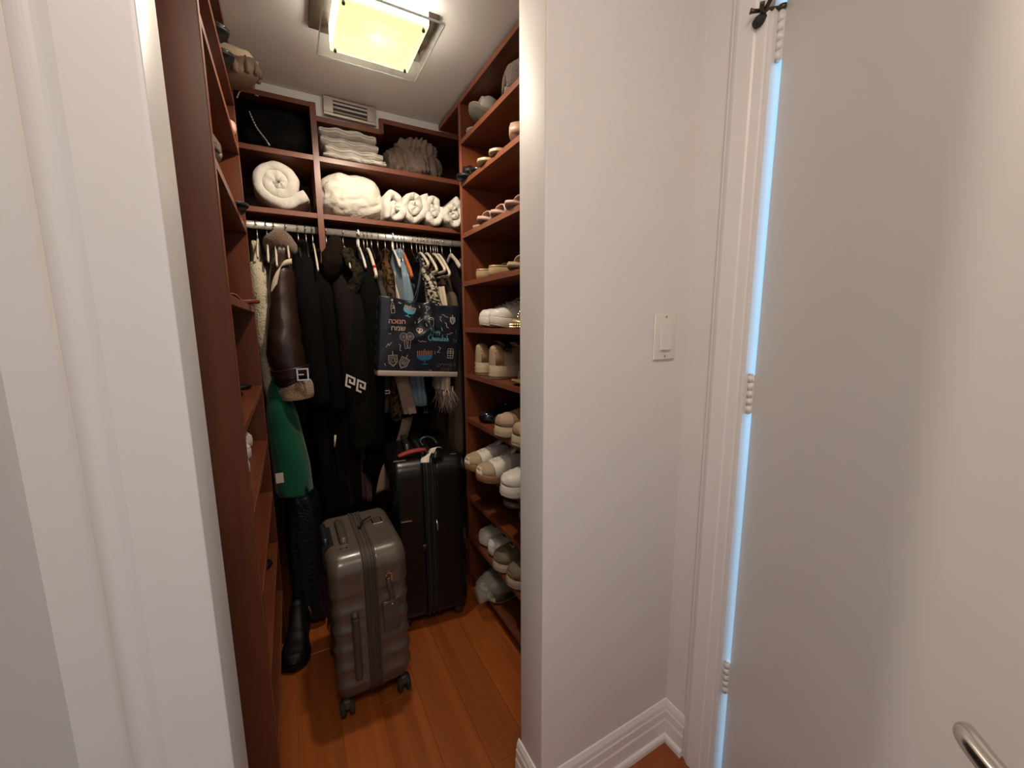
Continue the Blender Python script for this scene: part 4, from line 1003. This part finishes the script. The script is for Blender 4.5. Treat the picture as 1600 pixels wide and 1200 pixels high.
def slide(label, cat, grp, L, W, mbed, mstrap, th=.018, straps=((.50,.80,.045),), puff=0, medge=None, sthick=.004, seed=0, heel=0, name='slide_sandal'):
    s = thing(name, label, cat, group=grp)
    sole('outsole', medge or mbed, s, L, W, [(0,-.001),(th*.35,.001),(th*.8,.001)], heel=heel)
    sole('footbed', mbed, s, L, W, [(th*.8,.0005),(th,-.001),(th-.002,-.006)], heel=heel)
    for a, b, h in straps:
        upper('strap', mstrap, s, L, W*1.06, th*.55, [(a,h*.95),((a+b)/2,h),(b,h*.75),(1,h*.4)], t0=a, t1=b, thick=sthick, puff=puff, seed=seed, nt=14, spring=.006)
    return s
def thong(label, cat, grp, L, W, mbed, mstrap, gem=None, name='flat_sandal'):
    s = thing(name, label, cat, group=grp)
    sole('footbed', mbed, s, L, W, [(0,-.001),(.003,.0),(.009,.0),(.011,-.001)], spring=.004)
    tube('strap', [(.55*L,-.040,.008),(.60*L,-.030,.022),(.72*L,0,.030),(.80*L,.004,.010)], .0045, mstrap, s, n=8, k=4, flat=(1.5,.6))
    tube('strap', [(.55*L,.040,.008),(.60*L,.030,.022),(.72*L,0,.030)], .0045, mstrap, s, n=8, k=4, flat=(1.5,.6))
    tube('strap', [(.18*L,-.028,.009),(.16*L,-.024,.045),(.12*L,0,.055),(.16*L,.024,.045),(.18*L,.028,.009)], .0035, mstrap, s, n=8, k=4, flat=(1.4,.6))
    if gem: lathe('ornament', [(0,.011),(.004,.012),(.008,.008),(.010,.001)], gem, s, 'z', n=12, loc=(.68*L,0,.028))
    return s
MINS = mat('shoe_lining', (.06,.045,.035), .9); MLACE = mat('white_lace', (.60,.57,.52), .8)
WHL = mat('white_leather', (.66,.62,.56), .42, bump=(150,.12,.001)); WHS = mat('white_sole', (.60,.56,.50), .5)
BGE = mat('beige_suede', (.36,.265,.17), .85, bump=(240,.3,.001)); BGS = mat('beige_sole', (.43,.34,.235), .55)
TAN = mat('tan_suede', (.26,.155,.075), .85, bump=(240,.3,.001)); GUM = mat('gum_sole', (.26,.13,.06), .55)
OLV = mat('taupe_mesh', (.17,.13,.08), .8, bump=(400,.5,.001))
GOLD = mat('gold_stud', (.62,.44,.20), .3, .9); GOLDL = mat('gold_leather', (.42,.31,.17), .4, .4)
PINK = mat('blush_leather', (.46,.29,.24), .5); NUDE = mat('nude_leather', (.34,.21,.14), .5)
BLKP = mat('black_patent', (.008,.008,.009), .18, coat=.5); BLKL = mat('black_leather', (.005,.005,.005), .5, spec=.25)
FURS = mat('taupe_faux_fur', (.27,.20,.155), .95, bump=(140,1,.01), sheen=.5)
PUFF = mat('quilted_cream', (.70,.64,.55), .7, bump=(40,.3,.004)); SOLEG = mat('grey_sole', (.30,.27,.22), .7, bump=(300,.3,.001))
ROPE = mat('espadrille_rope', (.40,.28,.15), .9, bump=(200,1,.004), stretch=(1,1,4))
PI = math.pi
# --- right shelves: toe towards the aisle is rz = PI; toe into the shelf is rz = 0
def onR(u, v, k): return at(u, v, 2, R_SH[k])
def setR(s, k, y, xfront, rz=PI, L=None, tilt=0):
    """front end of the shoe at x = xfront; toe out (PI) or heel out (0)"""
    z = R_SH[k]
    if abs(rz) > 1.5: return put(s, xfront - L*math.cos(rz), y - L*math.sin(rz), z, rz, tilt)
    return put(s, xfront, y, z, rz, tilt)
G1 = 'shoes on the right shelves'
# top shelf
L = .25
s = slide('cream quilted puffy slide tipped up on the top right shelf', 'slipper', G1, L, .10, PUFF, PUFF, th=.022, straps=((.40,.62,.06),(.58,.86,.055)), puff=.007, medge=SOLEG, sthick=.014)
put(s, .895, 1.50, R_SH[0]+.002, PI-.12, math.radians(-15))
s = slide('cream quilted puffy slide lying under its twin on the top right shelf', 'slipper', G1, L, .10, PUFF, PUFF, th=.018, straps=((.42,.82,.035),), puff=.004, medge=SOLEG, sthick=.010)
put(s, .92, 1.575, R_SH[0], PI)
for yy, lb, xf in ((1.255,'taupe faux fur slipper, the one further from the camera, on the top right shelf',.672),(1.135,'taupe faux fur slipper at the wall edge on the top right shelf',.668)):
    s = thing('fur_slipper', lb, 'slipper', group=G1)
    sole('footbed', SOLEG, s, .25, .10, [(0,0),(.014,.002),(.018,0)])
    upper('fur_upper', FURS, s, .25, .115, .012, [(.30,.10),(.5,.115),(.8,.10),(.94,.07),(1,.03)], t0=.32, t1=.99, thick=.012, puff=.010, seed=yy*9)
    setR(s, 0, yy, xf, PI, .25)
# second shelf
s = thong('black strappy sandal with rosette on the second right shelf', 'sandal', G1, .24, .085, BLKL, BLKP, None)
setR(s, 1, 1.575, .625, PI+.12, .24)
fl = lathe('rosette', [(0,.020),(.010,.026),(.022,.022),(.030,.010),(.034,.001)], BLKL, s, 'z', n=14, loc=(.185,0,.022))
for pv in fl.data.vertices:
    k_ = .006*fbm((pv.co.x*90, pv.co.y*90, pv.co.z*90), 3); pv.co.x += k_; pv.co.z += k_
s = thong('black patent sandal with silver bar on the second right shelf', 'sandal', G1, .24, .085, BLKP, BLKL, CHROME)
setR(s, 1, 1.50, .648, PI, .24)
s = thong('gold flat sandal with jewelled strap, the further one, on the second right shelf', 'sandal', G1, .24, .085, GOLDL, GOLD, CHROME); setR(s, 1, 1.405, .636, PI, .24)
s = thong('gold flat sandal with jewelled strap, the nearer one, on the second right shelf', 'sandal', G1, .24, .085, GOLDL, GOLD, CHROME); setR(s, 1, 1.315, .640, PI, .24)
s = slide('beige slide at the wall edge on the second right shelf', 'sandal', G1, .24, .09, NUDE, BGE, th=.03, straps=((.45,.85,.05),)); setR(s, 1, 1.175, .645, PI, .24)
# third shelf
s = thong('nude flat sandal furthest in on the third right shelf', 'sandal', G1, .235, .082, NUDE, NUDE); setR(s, 2, 1.52, .664, PI, .235)
s = slide('blush pink slide with bow strap on the third right shelf', 'sandal', G1, .235, .085, PINK, PINK, th=.014, straps=((.55,.86,.046),)); setR(s, 2, 1.425, .642, PI, .235)
s = slide('blush pink slide with bow strap beside its twin on the third right shelf', 'sandal', G1, .235, .085, PINK, PINK, th=.014, straps=((.55,.86,.046),)); setR(s, 2, 1.325, .648, PI, .235)
s = slide('pale pink slide at the wall edge on the third right shelf', 'sandal', G1, .235, .085, PINK, NUDE, th=.012, straps=((.5,.8,.05),)); setR(s, 2, 1.20, .640, PI, .235)
# fourth shelf: espadrilles heel out
for yy, lb in ((1.50,'gold espadrille slide, the further one, on the fourth right shelf'),(1.385,'gold espadrille slide, the nearer one, on the fourth right shelf')):
    s = slide(lb, 'sandal', G1, .24, .09, GOLDL, GOLDL, th=.040, straps=((.5,.75,.05),), medge=ROPE); setR(s, 3, yy, .668, 0)
s = slide('beige leather slide at the wall edge on the fourth right shelf', 'sandal', G1, .25, .095, BGE, BGE, th=.016, straps=((.45,.82,.055),)); setR(s, 3, 1.20, .648, PI, .25)
# fifth shelf
for yy, xf, lb in ((1.475,.668,'white leather sneaker, the further one, on the eye-level right shelf'),(1.375,.664,'white leather sneaker, the nearer one, on the eye-level right shelf')):
    s = sneaker(lb, 'sneaker', G1, .27, .10, WHS, WHL, macc=WHL, st=.034); setR(s, 4, yy, xf, PI, .27)
s = slide('gold studded sandal in front of the white sneakers on the right shelf', 'sandal', G1, .24, .09, NUDE, GOLDL, th=.022, straps=((.46,.80,.05),), medge=GOLDL)
setR(s, 4, 1.205, .664, PI, .24)
V, F = [], []
for row, zz in enumerate((.006,.014)):
    for x, y in outline(.24, .09, n=64, infl=.003):
        n = len(V); c = Vector((x, y, zz)); r = .0032
        V += [c+Vector(o)*r for o in ((1,0,0),(-1,0,0),(0,1,0),(0,-1,0),(0,0,1),(0,0,-1))]; F += [(n+a,n+b,n+c_) for a,b,c_ in ((0,2,4),(2,1,4),(1,3,4),(3,0,4),(2,0,5),(1,2,5),(3,1,5),(0,3,5))]
for i in range(9):
    for j in range(11):
        t = .47+.33*i/8; ph = PI*(.06+.88*j/10); w = interp(HW, t)*.0477; n = len(V); c = Vector((t*.24, w*sgp(math.cos(ph),.7)*1.05, .012+.052*math.sin(ph)**.75)); r = .0032
        V += [c+Vector(o)*r for o in ((1,0,0),(-1,0,0),(0,1,0),(0,-1,0),(0,0,1),(0,0,-1))]; F += [(n+a,n+b,n+c_) for a,b,c_ in ((0,2,4),(2,1,4),(1,3,4),(3,0,4),(2,0,5),(1,2,5),(3,1,5),(0,3,5))]
o = obj('studs', V, F, GOLD, s, smooth=False); o['kind'] = 'stuff'
# sixth shelf: beige chunky sneakers heel out
for yy, xf, lb in ((1.525,.672,'beige chunky runner, the further one, heel out on the sixth right shelf'),(1.385,.668,'beige chunky runner, the nearer one, heel out on the sixth right shelf')):
    s = sneaker(lb, 'sneaker', G1, .28, .105, BGS, BGE, macc=TAN, st=.042, outm=GUM, chunky=True, mlace=BGE, low=1.1); setR(s, 5, yy, xf, .10)
s = slide('flat tan sandal at the wall edge on the sixth right shelf', 'sandal', G1, .24, .09, TAN, TAN, th=.012, straps=((.5,.8,.05),)); setR(s, 5, 1.20, .662, PI, .24)
# seventh shelf
for yy, xf, lb in ((1.50,.668,'shiny black shoe furthest in on the seventh right shelf'),(1.405,.690,'shiny black shoe beside the tan runner on the seventh right shelf')):
    s = thing('loafer', lb, 'shoe', group=G1); hk = [(0,.05),(.1,.052),(.35,.045),(.5,.055),(.7,.042),(.9,.03),(1,.008)]
    sole('sole', BLKL, s, .26, .09, [(0,0),(.012,.002),(.016,0)]); upper('upper', BLKP, s, .26, .09, .012, hk, hole=(.05,.45,.25,.75)); sole('insole', MINS, s, .25, .08, [(.014,-.003),(.018,-.003)])
    lathe('ornament', [(0,.008),(.004,.008),(.006,.002)], SILVER, s, 'z', n=10, loc=(.135,0,.066))
    setR(s, 6, yy, xf, PI, .26)
for yy, xf, lb in ((1.275,.632,'tan and beige chunky runner with toes over the seventh right shelf edge'),(1.135,.628,'tan and beige chunky runner half hidden by the wall on the seventh right shelf')):
    s = sneaker(lb, 'sneaker', G1, .28, .105, BGS, TAN, mtoe=BGE, macc=BGE, st=.040, chunky=True, mlace=BGE); setR(s, 6, yy, xf, PI-.08, .28)
# eighth shelf
for yy, xf, lb in ((1.475,.590,'white retro sneaker with tan suede toe, the further one, overhanging the eighth right shelf'),(1.345,.585,'white retro sneaker with tan suede toe, the nearer one, overhanging the eighth right shelf')):
    s = sneaker(lb, 'sneaker', G1, .275, .10, GUM, WHL, mtoe=BGE, macc=WHL, st=.030, outm=GUM, mlace=MLACE); setR(s, 7, yy, xf, PI+.03, .275)
s = sneaker('chunky all-white sneaker at the wall edge on the eighth right shelf', 'sneaker', G1, .275, .105, WHS, WHL, macc=WHS, st=.042, chunky=True); setR(s, 7, 1.185, .610, PI, .275)
# ninth shelf
for yy, lb in ((1.42,'dim beige sandal, the further one, on the ninth right shelf'),(1.29,'dim beige sandal, the nearer one, on the ninth right shelf')):
    s = slide(lb, 'sandal', G1, .24, .09, GOLDL, OLV, th=.03, straps=((.5,.8,.05),)); setR(s, 8, yy, .74, PI, .24)
# tenth shelf
for yy, lb in ((1.52,'white low sneaker, the further one, on the low right shelf'),(1.425,'white low sneaker, the nearer one, on the low right shelf')):
    s = sneaker(lb, 'sneaker', G1, .26, .095, WHS, WHL, macc=BLKL, st=.036, mlace=BLKL, low=.85); setR(s, 9, yy, .668, PI, .26)
for yy, lb in ((1.325,'olive beige runner, the further one, on the low right shelf'),(1.21,'olive beige runner at the wall edge on the low right shelf')):
    s = sneaker(lb, 'sneaker', G1, .275, .105, BGS, OLV, mtoe=OLV, macc=BGE, st=.036, chunky=True, mlace=WHS); setR(s, 9, yy, .645, PI, .275)
# clear plastic shoe bag on the bottom shelf
PLAST = mat('clear_plastic', (.55,.52,.48), .12, alpha=.16, bump=(30,.8,.01))
pb = thing('plastic_bag', 'crumpled clear plastic bag with shoes on the lowest right shelf', 'plastic bag', (.70, 1.42, R_SH[10]))
rings = []
for i in range(17):
    t = i/16; w = .075*math.sin(PI*min(1,.08+t*.9))**.5; h = .12*math.sin(PI*(.06+.88*t))**.6; ring = []
    for k in range(26):
        a = 2*PI*k/26; p = Vector((-.09+.27*t, w*math.cos(a), .004+max(0, h*.5+h*.5*math.sin(a))))
        p += Vector((fbm((p*24)[:],3), fbm((p*22+Vector((5,0,0)))[:],3), 0))*.008; p.z = max(.002, p.z+.012*fbm((p*30)[:],3)); ring.append(p)
    rings.append(ring)
loft('film', rings, PLAST, pb, solid=.0006)
for dy in (-.035,.04):
    s = slide('grey shoe inside the clear plastic bag, %s one' % ('nearer' if dy < 0 else 'further'), 'shoe', G1, .22, .07, SOLEG, GREYC, th=.018, straps=((.4,.9,.045),)); put(s, .86, 1.42+dy, R_SH[10]+.004, PI)

# --- left shelves: toe towards the aisle is rz = 0
G2 = 'shoes on the left shelves'
CLOG = mat('cream_foam', (.66,.52,.35), .55); CLOGS = mat('brown_lug_sole', (.17,.11,.07), .7)
s = thing('clog', 'cream foam clog with brown wavy lug sole at the top left', 'clog', group=G2)
sole('lug_sole', CLOGS, s, .27, .105, [(0,-.004),(.012,.004),(.040,.006)], spring=.022, wave=.005)
hk = [(0,.03),(.2,.035),(.40,.06),(.50,.078),(.60,.066),(.75,.046),(.9,.034),(1,.008)]
upper('foam_upper', CLOG, s, .27, .104, .040, hk, t0=.002, t1=.998, hole=(.06,.46,.25,.75), thick=.008, spring=.02)
lathe('strap_button', [(-.006,.011),(-.004,.012),(.004,.012),(.005,.006)], CLOG, s, 'y', n=16, loc=(.125,-.052,.085))
lathe('button_hole', [(-.0075,.0002),(-.0075,.005),(-.005,.005)], BLACK, s, 'y', n=12, loc=(.125,-.052,.085))
for i_, (x_, y_) in enumerate(outline(.27, .105, n=40, infl=.003)):
    if x_ < .08 or i_ % 2: continue
    tt_ = x_/.27; sp_ = .022*max(0, (tt_-.7)/.3)**2
    tube('lug', [(x_*.995, y_*.96, .004+sp_), (x_, y_, .022+sp_), (x_-.003, y_*.985, .048+sp_)], [.009,.0105,.003], CLOGS, s, n=8)
put(s, -.292, 1.565, L_SH[0]+.001, -.05)
for yy, lb in ((1.455,'black patent pump beside the cream clog at the top left'),(1.345,'black patent pump nearest the camera on the top left shelf')):
    s = thing('loafer', lb, 'shoe', group=G2); hk = [(0,.03),(.1,.032),(.35,.024),(.5,.018),(.7,.015),(.9,.010),(1,.004)]
    sole('sole', BLKL, s, .26, .085, [(0,0),(.006,.001),(.010,0)]); upper('upper', BLKP, s, .26, .085, .008, hk, hole=(.05,.55,.25,.75)); put(s, -.335, yy, L_SH[0], 0)
for yy, xx, lb in ((1.062,-.345,'grey fuzzy slipper near the front of the second left shelf'),):
    s = thing('fur_slipper', lb, 'slipper', group=G2)
    sole('footbed', SOLEG, s, .25, .10, [(0,0),(.012,.002),(.016,0)])
    upper('fur_upper', fab('grey_shearling', (.17,.125,.10), b=(180,1,.006)), s, .25, .105, .010, [(.30,.06),(.5,.070),(.8,.055),(.94,.038),(1,.015)], t0=.32, t1=.99, thick=.010, puff=.006, seed=3)
    put(s, xx, yy, L_SH[1]-.247+.002, 0)
s = slide('pink slide at the back of the second left shelf', 'sandal', G2, .24, .09, PINK, PINK, th=.03, straps=((.5,.85,.045),), sthick=.006); put(s, -.335, 1.57, L_SH[1], 0)
s = thong('tan sandal with dark sole on the third left shelf', 'sandal', G2, .24, .085, BLKL, TAN); put(s, -.312, 1.40, L_SH[2], 0)
s = slide('tan leather slide on the third left shelf', 'sandal', G2, .24, .085, BLKL, BGE, th=.012, straps=((.45,.8,.05),)); put(s, -.325, 1.49, L_SH[2], 0)
s = thong('red brown strappy sandal on the eye-level left shelf', 'sandal', G2, .24, .085, mat('red_leather', (.16,.030,.018), .4), mat('red_strap', (.16,.030,.018), .4)); put(s, -.31, 1.50, L_SH[3], -.12)
s = thong('silver beaded sandal on the fifth left shelf', 'sandal', G2, .24, .085, BLKL, SILVER, CHROME); put(s, -.365, 1.60, L_SH[4], 0)
s = thong('black flat sandal on the fifth left shelf', 'sandal', G2, .24, .085, BLKL, BLKL); put(s, -.375, 1.42, L_SH[4], 0)
for yy, k_, xx, lb in ((1.56,5,-.398,'white sneaker toe, the further one, on the sixth left shelf'),(1.42,5,-.392,'white sneaker toe, the nearer one, on the sixth left shelf'),(1.27,5,-.385,'white sneaker nearest the front panel on the sixth left shelf')):
    s = sneaker(lb, 'sneaker', G2, .26, .095, WHS, WHL, macc=WHL, st=.03, low=.9); put(s, xx, yy, L_SH[k_], 0)
s = thong('small dark sandal on the lower left shelf', 'sandal', G2, .22, .08, BLKL, BLKL); put(s, -.33, 1.50, L_SH[7], 0)
# black boots with orange tab on the floor
for xx, yy, rz, lb in ((-.045,1.76,-PI/2-.12,'black boot with orange pull tab standing below the navy skirt'),):
    s = thing('ankle_boot', lb, 'boot', group=None)
    hk = [(0,.14),(.1,.15),(.32,.145),(.42,.10),(.55,.07),(.75,.05),(.92,.036),(1,.01)]
    sole('sole', BLKL, s, .28, .095, [(0,0),(.018,.003),(.022,0)]); upper('upper', BLKL, s, .28, .095, .018, hk, hole=(.06,.32,.3,.7), thick=.005)
    if 'orange' in lb: ribbon_pts('pull_tab', [((.10,.046,.085),(1,0,0)),((.12,.050,.115),(1,0,0)),((.135,.046,.150),(1,0,0))], .012, mat('orange_tab', (.55,.13,.05), .6), s)
    put(s, xx, yy, 0, rz)

# ------------------------------------------------------------------ linens and bags in the cubbies
LIN = fab('white_linen', (.80,.76,.69), .85, b=(45,.5,.006)); LINC = fab('cream_sheet', (.80,.75,.65), .85, b=(28,.7,.014)); DUV = fab('grey_duvet', (.66,.62,.56), .85, b=(22,.6,.012))
TAUPE = fab('taupe_knit', (.27,.20,.16), .95, b=(150,.8,.005)); TERRY = fab('white_terry', (.78,.74,.67), .95, b=(60,.9,.008))
def spiral_roll(name, label, cat, m, c, R0, turns, depth, th, grp=None, squash=1.0, seed=0, amp=.004, tail=0):
    """cloth rolled up, spiral end facing the room (-y); c = bottom front centre"""
    t = thing(name, label, cat, c, 0, grp)
    n = int(turns*60); pts = []
    for i in range(n+1):
        s = i/n; r = th*.12 + (R0-th*.5-th*.12)*s; a = turns*2*PI*s + seed
        pts.append((r*math.cos(a), r*math.sin(a)*squash))
    ang = turns*2*PI+seed
    if tail:
        x, z = pts[-1]; dx, dz = -math.sin(ang), math.cos(ang)
        for k in range(1, 9): pts.append((x+dx*tail*k/8, z+dz*tail*k/8*squash+.0*k))
    V, F = [], []; nd = 10
    prof = [(-1,-.0),(-.72,-.72),(0,-1),(.72,-.72),(1,0)]
    # cross-section across the sheet: rounded at the front edge
    for i, (x, z) in enumerate(pts):
        p0 = Vector(pts[max(i-1,0)]); p1 = Vector(pts[min(i+1,len(pts)-1)]); tn = (p1-p0).normalized(); nr = Vector((tn.y, -tn.x))
        ring = []
        for k in range(9):
            a = PI*k/8; o = math.cos(a)*th*.49; yy = -math.sin(a)*th*.42
            ring.append((o, yy))
        ring += [(-th*.49, depth*.5), (-th*.49, depth), (th*.49, depth), (th*.49, depth*.5)]
        for o, yy in ring:
            p = Vector((x+nr.x*o, yy+.03*0, z+nr.y*o)); k_ = amp*(fbm((p.x*11+seed, p.y*9, p.z*11), 3)*1.2)
            pk = (amp*.22*math.sin(i*.62+seed) if yy <= 0 else 0)
            V.append(Vector((p.x+nr.x*k_, p.y-abs(k_)*1.0+pk, p.z+nr.y*k_+R0*squash)))
    m_ = 13
    for i in range(len(pts)-1):
        for k in range(m_): F.append((i*m_+k, i*m_+(k+1)%m_, (i+1)*m_+(k+1)%m_, (i+1)*m_+k))
    F.append(tuple(range(m_))[::-1]); F.append(tuple((len(pts)-1)*m_+k for k in range(m_)))
    zmin = min(p.z for p in V)
    V = [Vector((p.x,p.y,p.z-zmin)) for p in V]
    obj('roll', V, F, m, t)
    return t
def blob(name, label, cat, m, c, size, grp=None, seed=0, amp=.012, fr=16, cre=.010, crf=26, n=56, part='body', expo=.7, ridge=True):
    """crumpled bundle: superellipsoid with noise creases resting on z=0"""
    t = thing(name, label, cat, c, 0, grp); V, F = [], []; a, b, h = size; nu, nv = n*2, n
    for j in range(nv+1):
        ph = -PI/2+PI*j/nv
        for i in range(nu):
            th = 2*PI*i/nu; d = Vector((sgp(math.cos(ph),expo)*sgp(math.cos(th),expo), sgp(math.cos(ph),expo)*sgp(math.sin(th),expo), sgp(math.sin(ph),expo)))
            p = Vector((d.x*a, d.y*b, d.z*h))
            w = Vector((fbm((p*fr*.5+Vector((seed,3,1)))[:],2), fbm((p*fr*.5+Vector((7,seed,2)))[:],2), fbm((p*fr*.5+Vector((4,9,seed)))[:],2)))*.06
            nz = fbm(((p+w)*fr+Vector((seed*3,0,0)))[:], 4)*amp
            if ridge: nz += (abs(fbm(((p+w)*crf+Vector((0,seed*5,0)))[:], 2))**.6-.35)*cre
            p += d.normalized()*nz; V.append(p)
    for j in range(nv):
        for i in range(nu): F.append((j*nu+i, j*nu+(i+1)%nu, (j+1)*nu+(i+1)%nu, (j+1)*nu+i))
    zs = -h*.93
    V = [Vector((p.x, p.y, max(p.z, zs)-zs)) for p in V]
    obj(part, V, F, m, t); return t
def px(u, y): return at(u, 300, 1, y).x
# rolled duvet
pc = at(437, 318, 1, 1.90)
spiral_roll('duvet', 'thick pale grey duvet rolled up in the left cubby', 'duvet', DUV, (pc.x+.002, 1.895, BL+.002), .098, 2.3, .26, .042, seed=-2.9, amp=.008, tail=.062, squash=.98)
# black tote with chain
pc = at(432, 232, 1, 1.90)
TOTE = fab('black_nylon', (.0035,.0035,.0038), .7)
tt = blob('tote_bag', 'black soft tote bag with chain strap in the top left cubby', 'bag', TOTE, (pc.x-.004, 1.985, BU+.001), (.126,.118,.083), seed=4, amp=.012, fr=9, cre=.004, n=44, expo=.55)
CH = []
A = smooth_pts([tuple(at(389,174,1,1.862)), tuple(at(400,198,1,1.858)), tuple(at(412,214,1,1.858)), tuple(at(422,228,1,1.862))], 6)
A2 = smooth_pts([tuple(at(370,154,1,1.86)), tuple(at(373,145,1,1.862)), tuple(at(380,140,1,1.868))], 5)
A3 = smooth_pts([tuple(at(398,148,1,1.875)), tuple(at(404,151,1,1.875))], 3)
for P in (A, A2, A3):
    o_ = Vector((pc.x-.004, 1.985, BU+.001)); CH = []
    for p0, p1 in zip(P, P[1:]):
        p0, p1 = Vector(p0)-o_, Vector(p1)-o_; CH.append(([tuple(p0), tuple(p0+(p1-p0)*.30), tuple(p0+(p1-p0)*.65), tuple(p1)], [.0022,.0045,.0045,.0022]))
    tubes('chain', CH, SILVER, tt, n=6)
# folded linen stack
random.seed(21)
za = BU+.001
x0, x1 = .165, .372
dims = [(.010,.245,.020,'lowest folded white sheet'),(.018,.225,.032,'second folded white sheet from the bottom'),(.002,.222,.034,'third folded white sheet from the bottom'),(.000,.215,.036,'topmost folded white sheet')]
for i, (ox, w, th, lb) in enumerate(dims):
    t = thing('folded_sheet', lb + ' of the stack under the vent', 'linen', (x0+ox, 1.862, za), 0, 'folded white sheets'); 
    rings = []; n = 34
    for k in range(n+1):
        s = k/n; xx = w*s; bul = .5*th*(.82+.25*math.sin(PI*s)**.3)
        dz = .004*fbm((s*4, i*3.1, 0),2)*(i > 0) + (.006*math.sin(PI*s*.9) if i == 3 else 0)
        ring = []
        for q in range(24):
            a = 2*PI*q/24; yy = .15 - .15*sgp(math.cos(a),.35) - .006*math.sin(s*17+i) ; zz = th/2 + bul*sgp(math.sin(a),.6)
            p = Vector((xx, yy, zz)); e = .0045*fbm((xx*30, i*7+yy*9, zz*60),3); ring.append((xx+e, yy-abs(e), max(.0005, zz+e*.6) + (dz if i else 0)))
        rings.append(ring)
    ob = loft('fold', rings, LIN, t)
    # fold lines along the front edge
    V = []
    for q in (.35,.65):
        V.append(([(w*.03+w*.94*k/14, -.0035-.004*math.sin(w*k/14*80+i)-.0015, th*q+.002*math.sin(k*1.1+i)) for k in range(15)], .0017))
    tubes('fold_edge', V, LIN, t, n=6)
    za += th*.94
# taupe cable knit blanket
pc = at(650, 272, 1, 1.92)
tb = thing('knit_blanket', 'bundled taupe cable knit blanket on the top middle shelf', 'blanket', (pc.x, 1.985, BU+.001))
def knit_blob(name, c, size, seed, rows, tilt=0):
    V, F = [], []; nu, nv = 150, 60; a, b, h = size
    for j in range(nv+1):
        ph = -PI/2+PI*j/nv
        for i in range(nu):
            th = 2*PI*i/nu; d = Vector((sgp(math.cos(ph),.75)*sgp(math.cos(th),.75), sgp(math.cos(ph),.75)*sgp(math.sin(th),.75), sgp(math.sin(ph),.75)))
            p = Vector((d.x*a, d.y*b, d.z*h)); w = .03*fbm((p*12+Vector((seed,0,0)))[:],2)
            e = .006*math.sin((p.x+w+tilt*p.z)*rows)+.002*math.sin((p.z+p.y)*260) + .012*fbm((p*14+Vector((0,seed,0)))[:],3)
            V.append(p+d.normalized()*e)
    for j in range(nv):
        for i in range(nu): F.append((j*nu+i, j*nu+(i+1)%nu, (j+1)*nu+(i+1)%nu, (j+1)*nu+i))
    zm = -h*.95
    V = [Vector((c[0]+p.x, c[1]+p.y, c[2]+max(p.z,zm)-zm)) for p in V]
    return obj(name, V, F, TAUPE, tb)
knit_blob('lower_fold', (0,0,0), (.128,.112,.060), 3, 190, .5)
knit_blob('upper_fold', (.004,-.022,.070), (.092,.092,.044), 8, 210, -.2)
# cream bundle and towel rolls on the middle shelf
pc = at(548, 340, 1, 1.90)
blob('sheet_bundle', 'large crumpled cream sheet bundle on the middle shelf', 'linen', LINC, (pc.x+.018, 1.985, BL+.001), (.134,.128,.096), seed=2, amp=.010, fr=7, cre=.012, crf=10, n=72, expo=.80)
for i, (u_, r, lb, sq) in enumerate(((616,.058,'white towel roll next to the cream bundle',1.72),(646,.072,'thickest white towel roll, second from the cream bundle',1.38),(676,.056,'white towel roll, third from the cream bundle',1.62),(704,.062,'white towel roll against the right shelves',1.30))):
    pc = at(u_, 340, 1, 1.885)
    spiral_roll('towel_roll', lb, 'towel', TERRY if i else LIN, (pc.x, 1.868 - (.014 if i == 3 else 0), BL+.001), r, 1.9 if i == 1 else 1.6, .25, .030, 'rolled white towels', squash=sq, seed=i*1.3, amp=.012)
pc = at(700, 352, 1, 1.862)
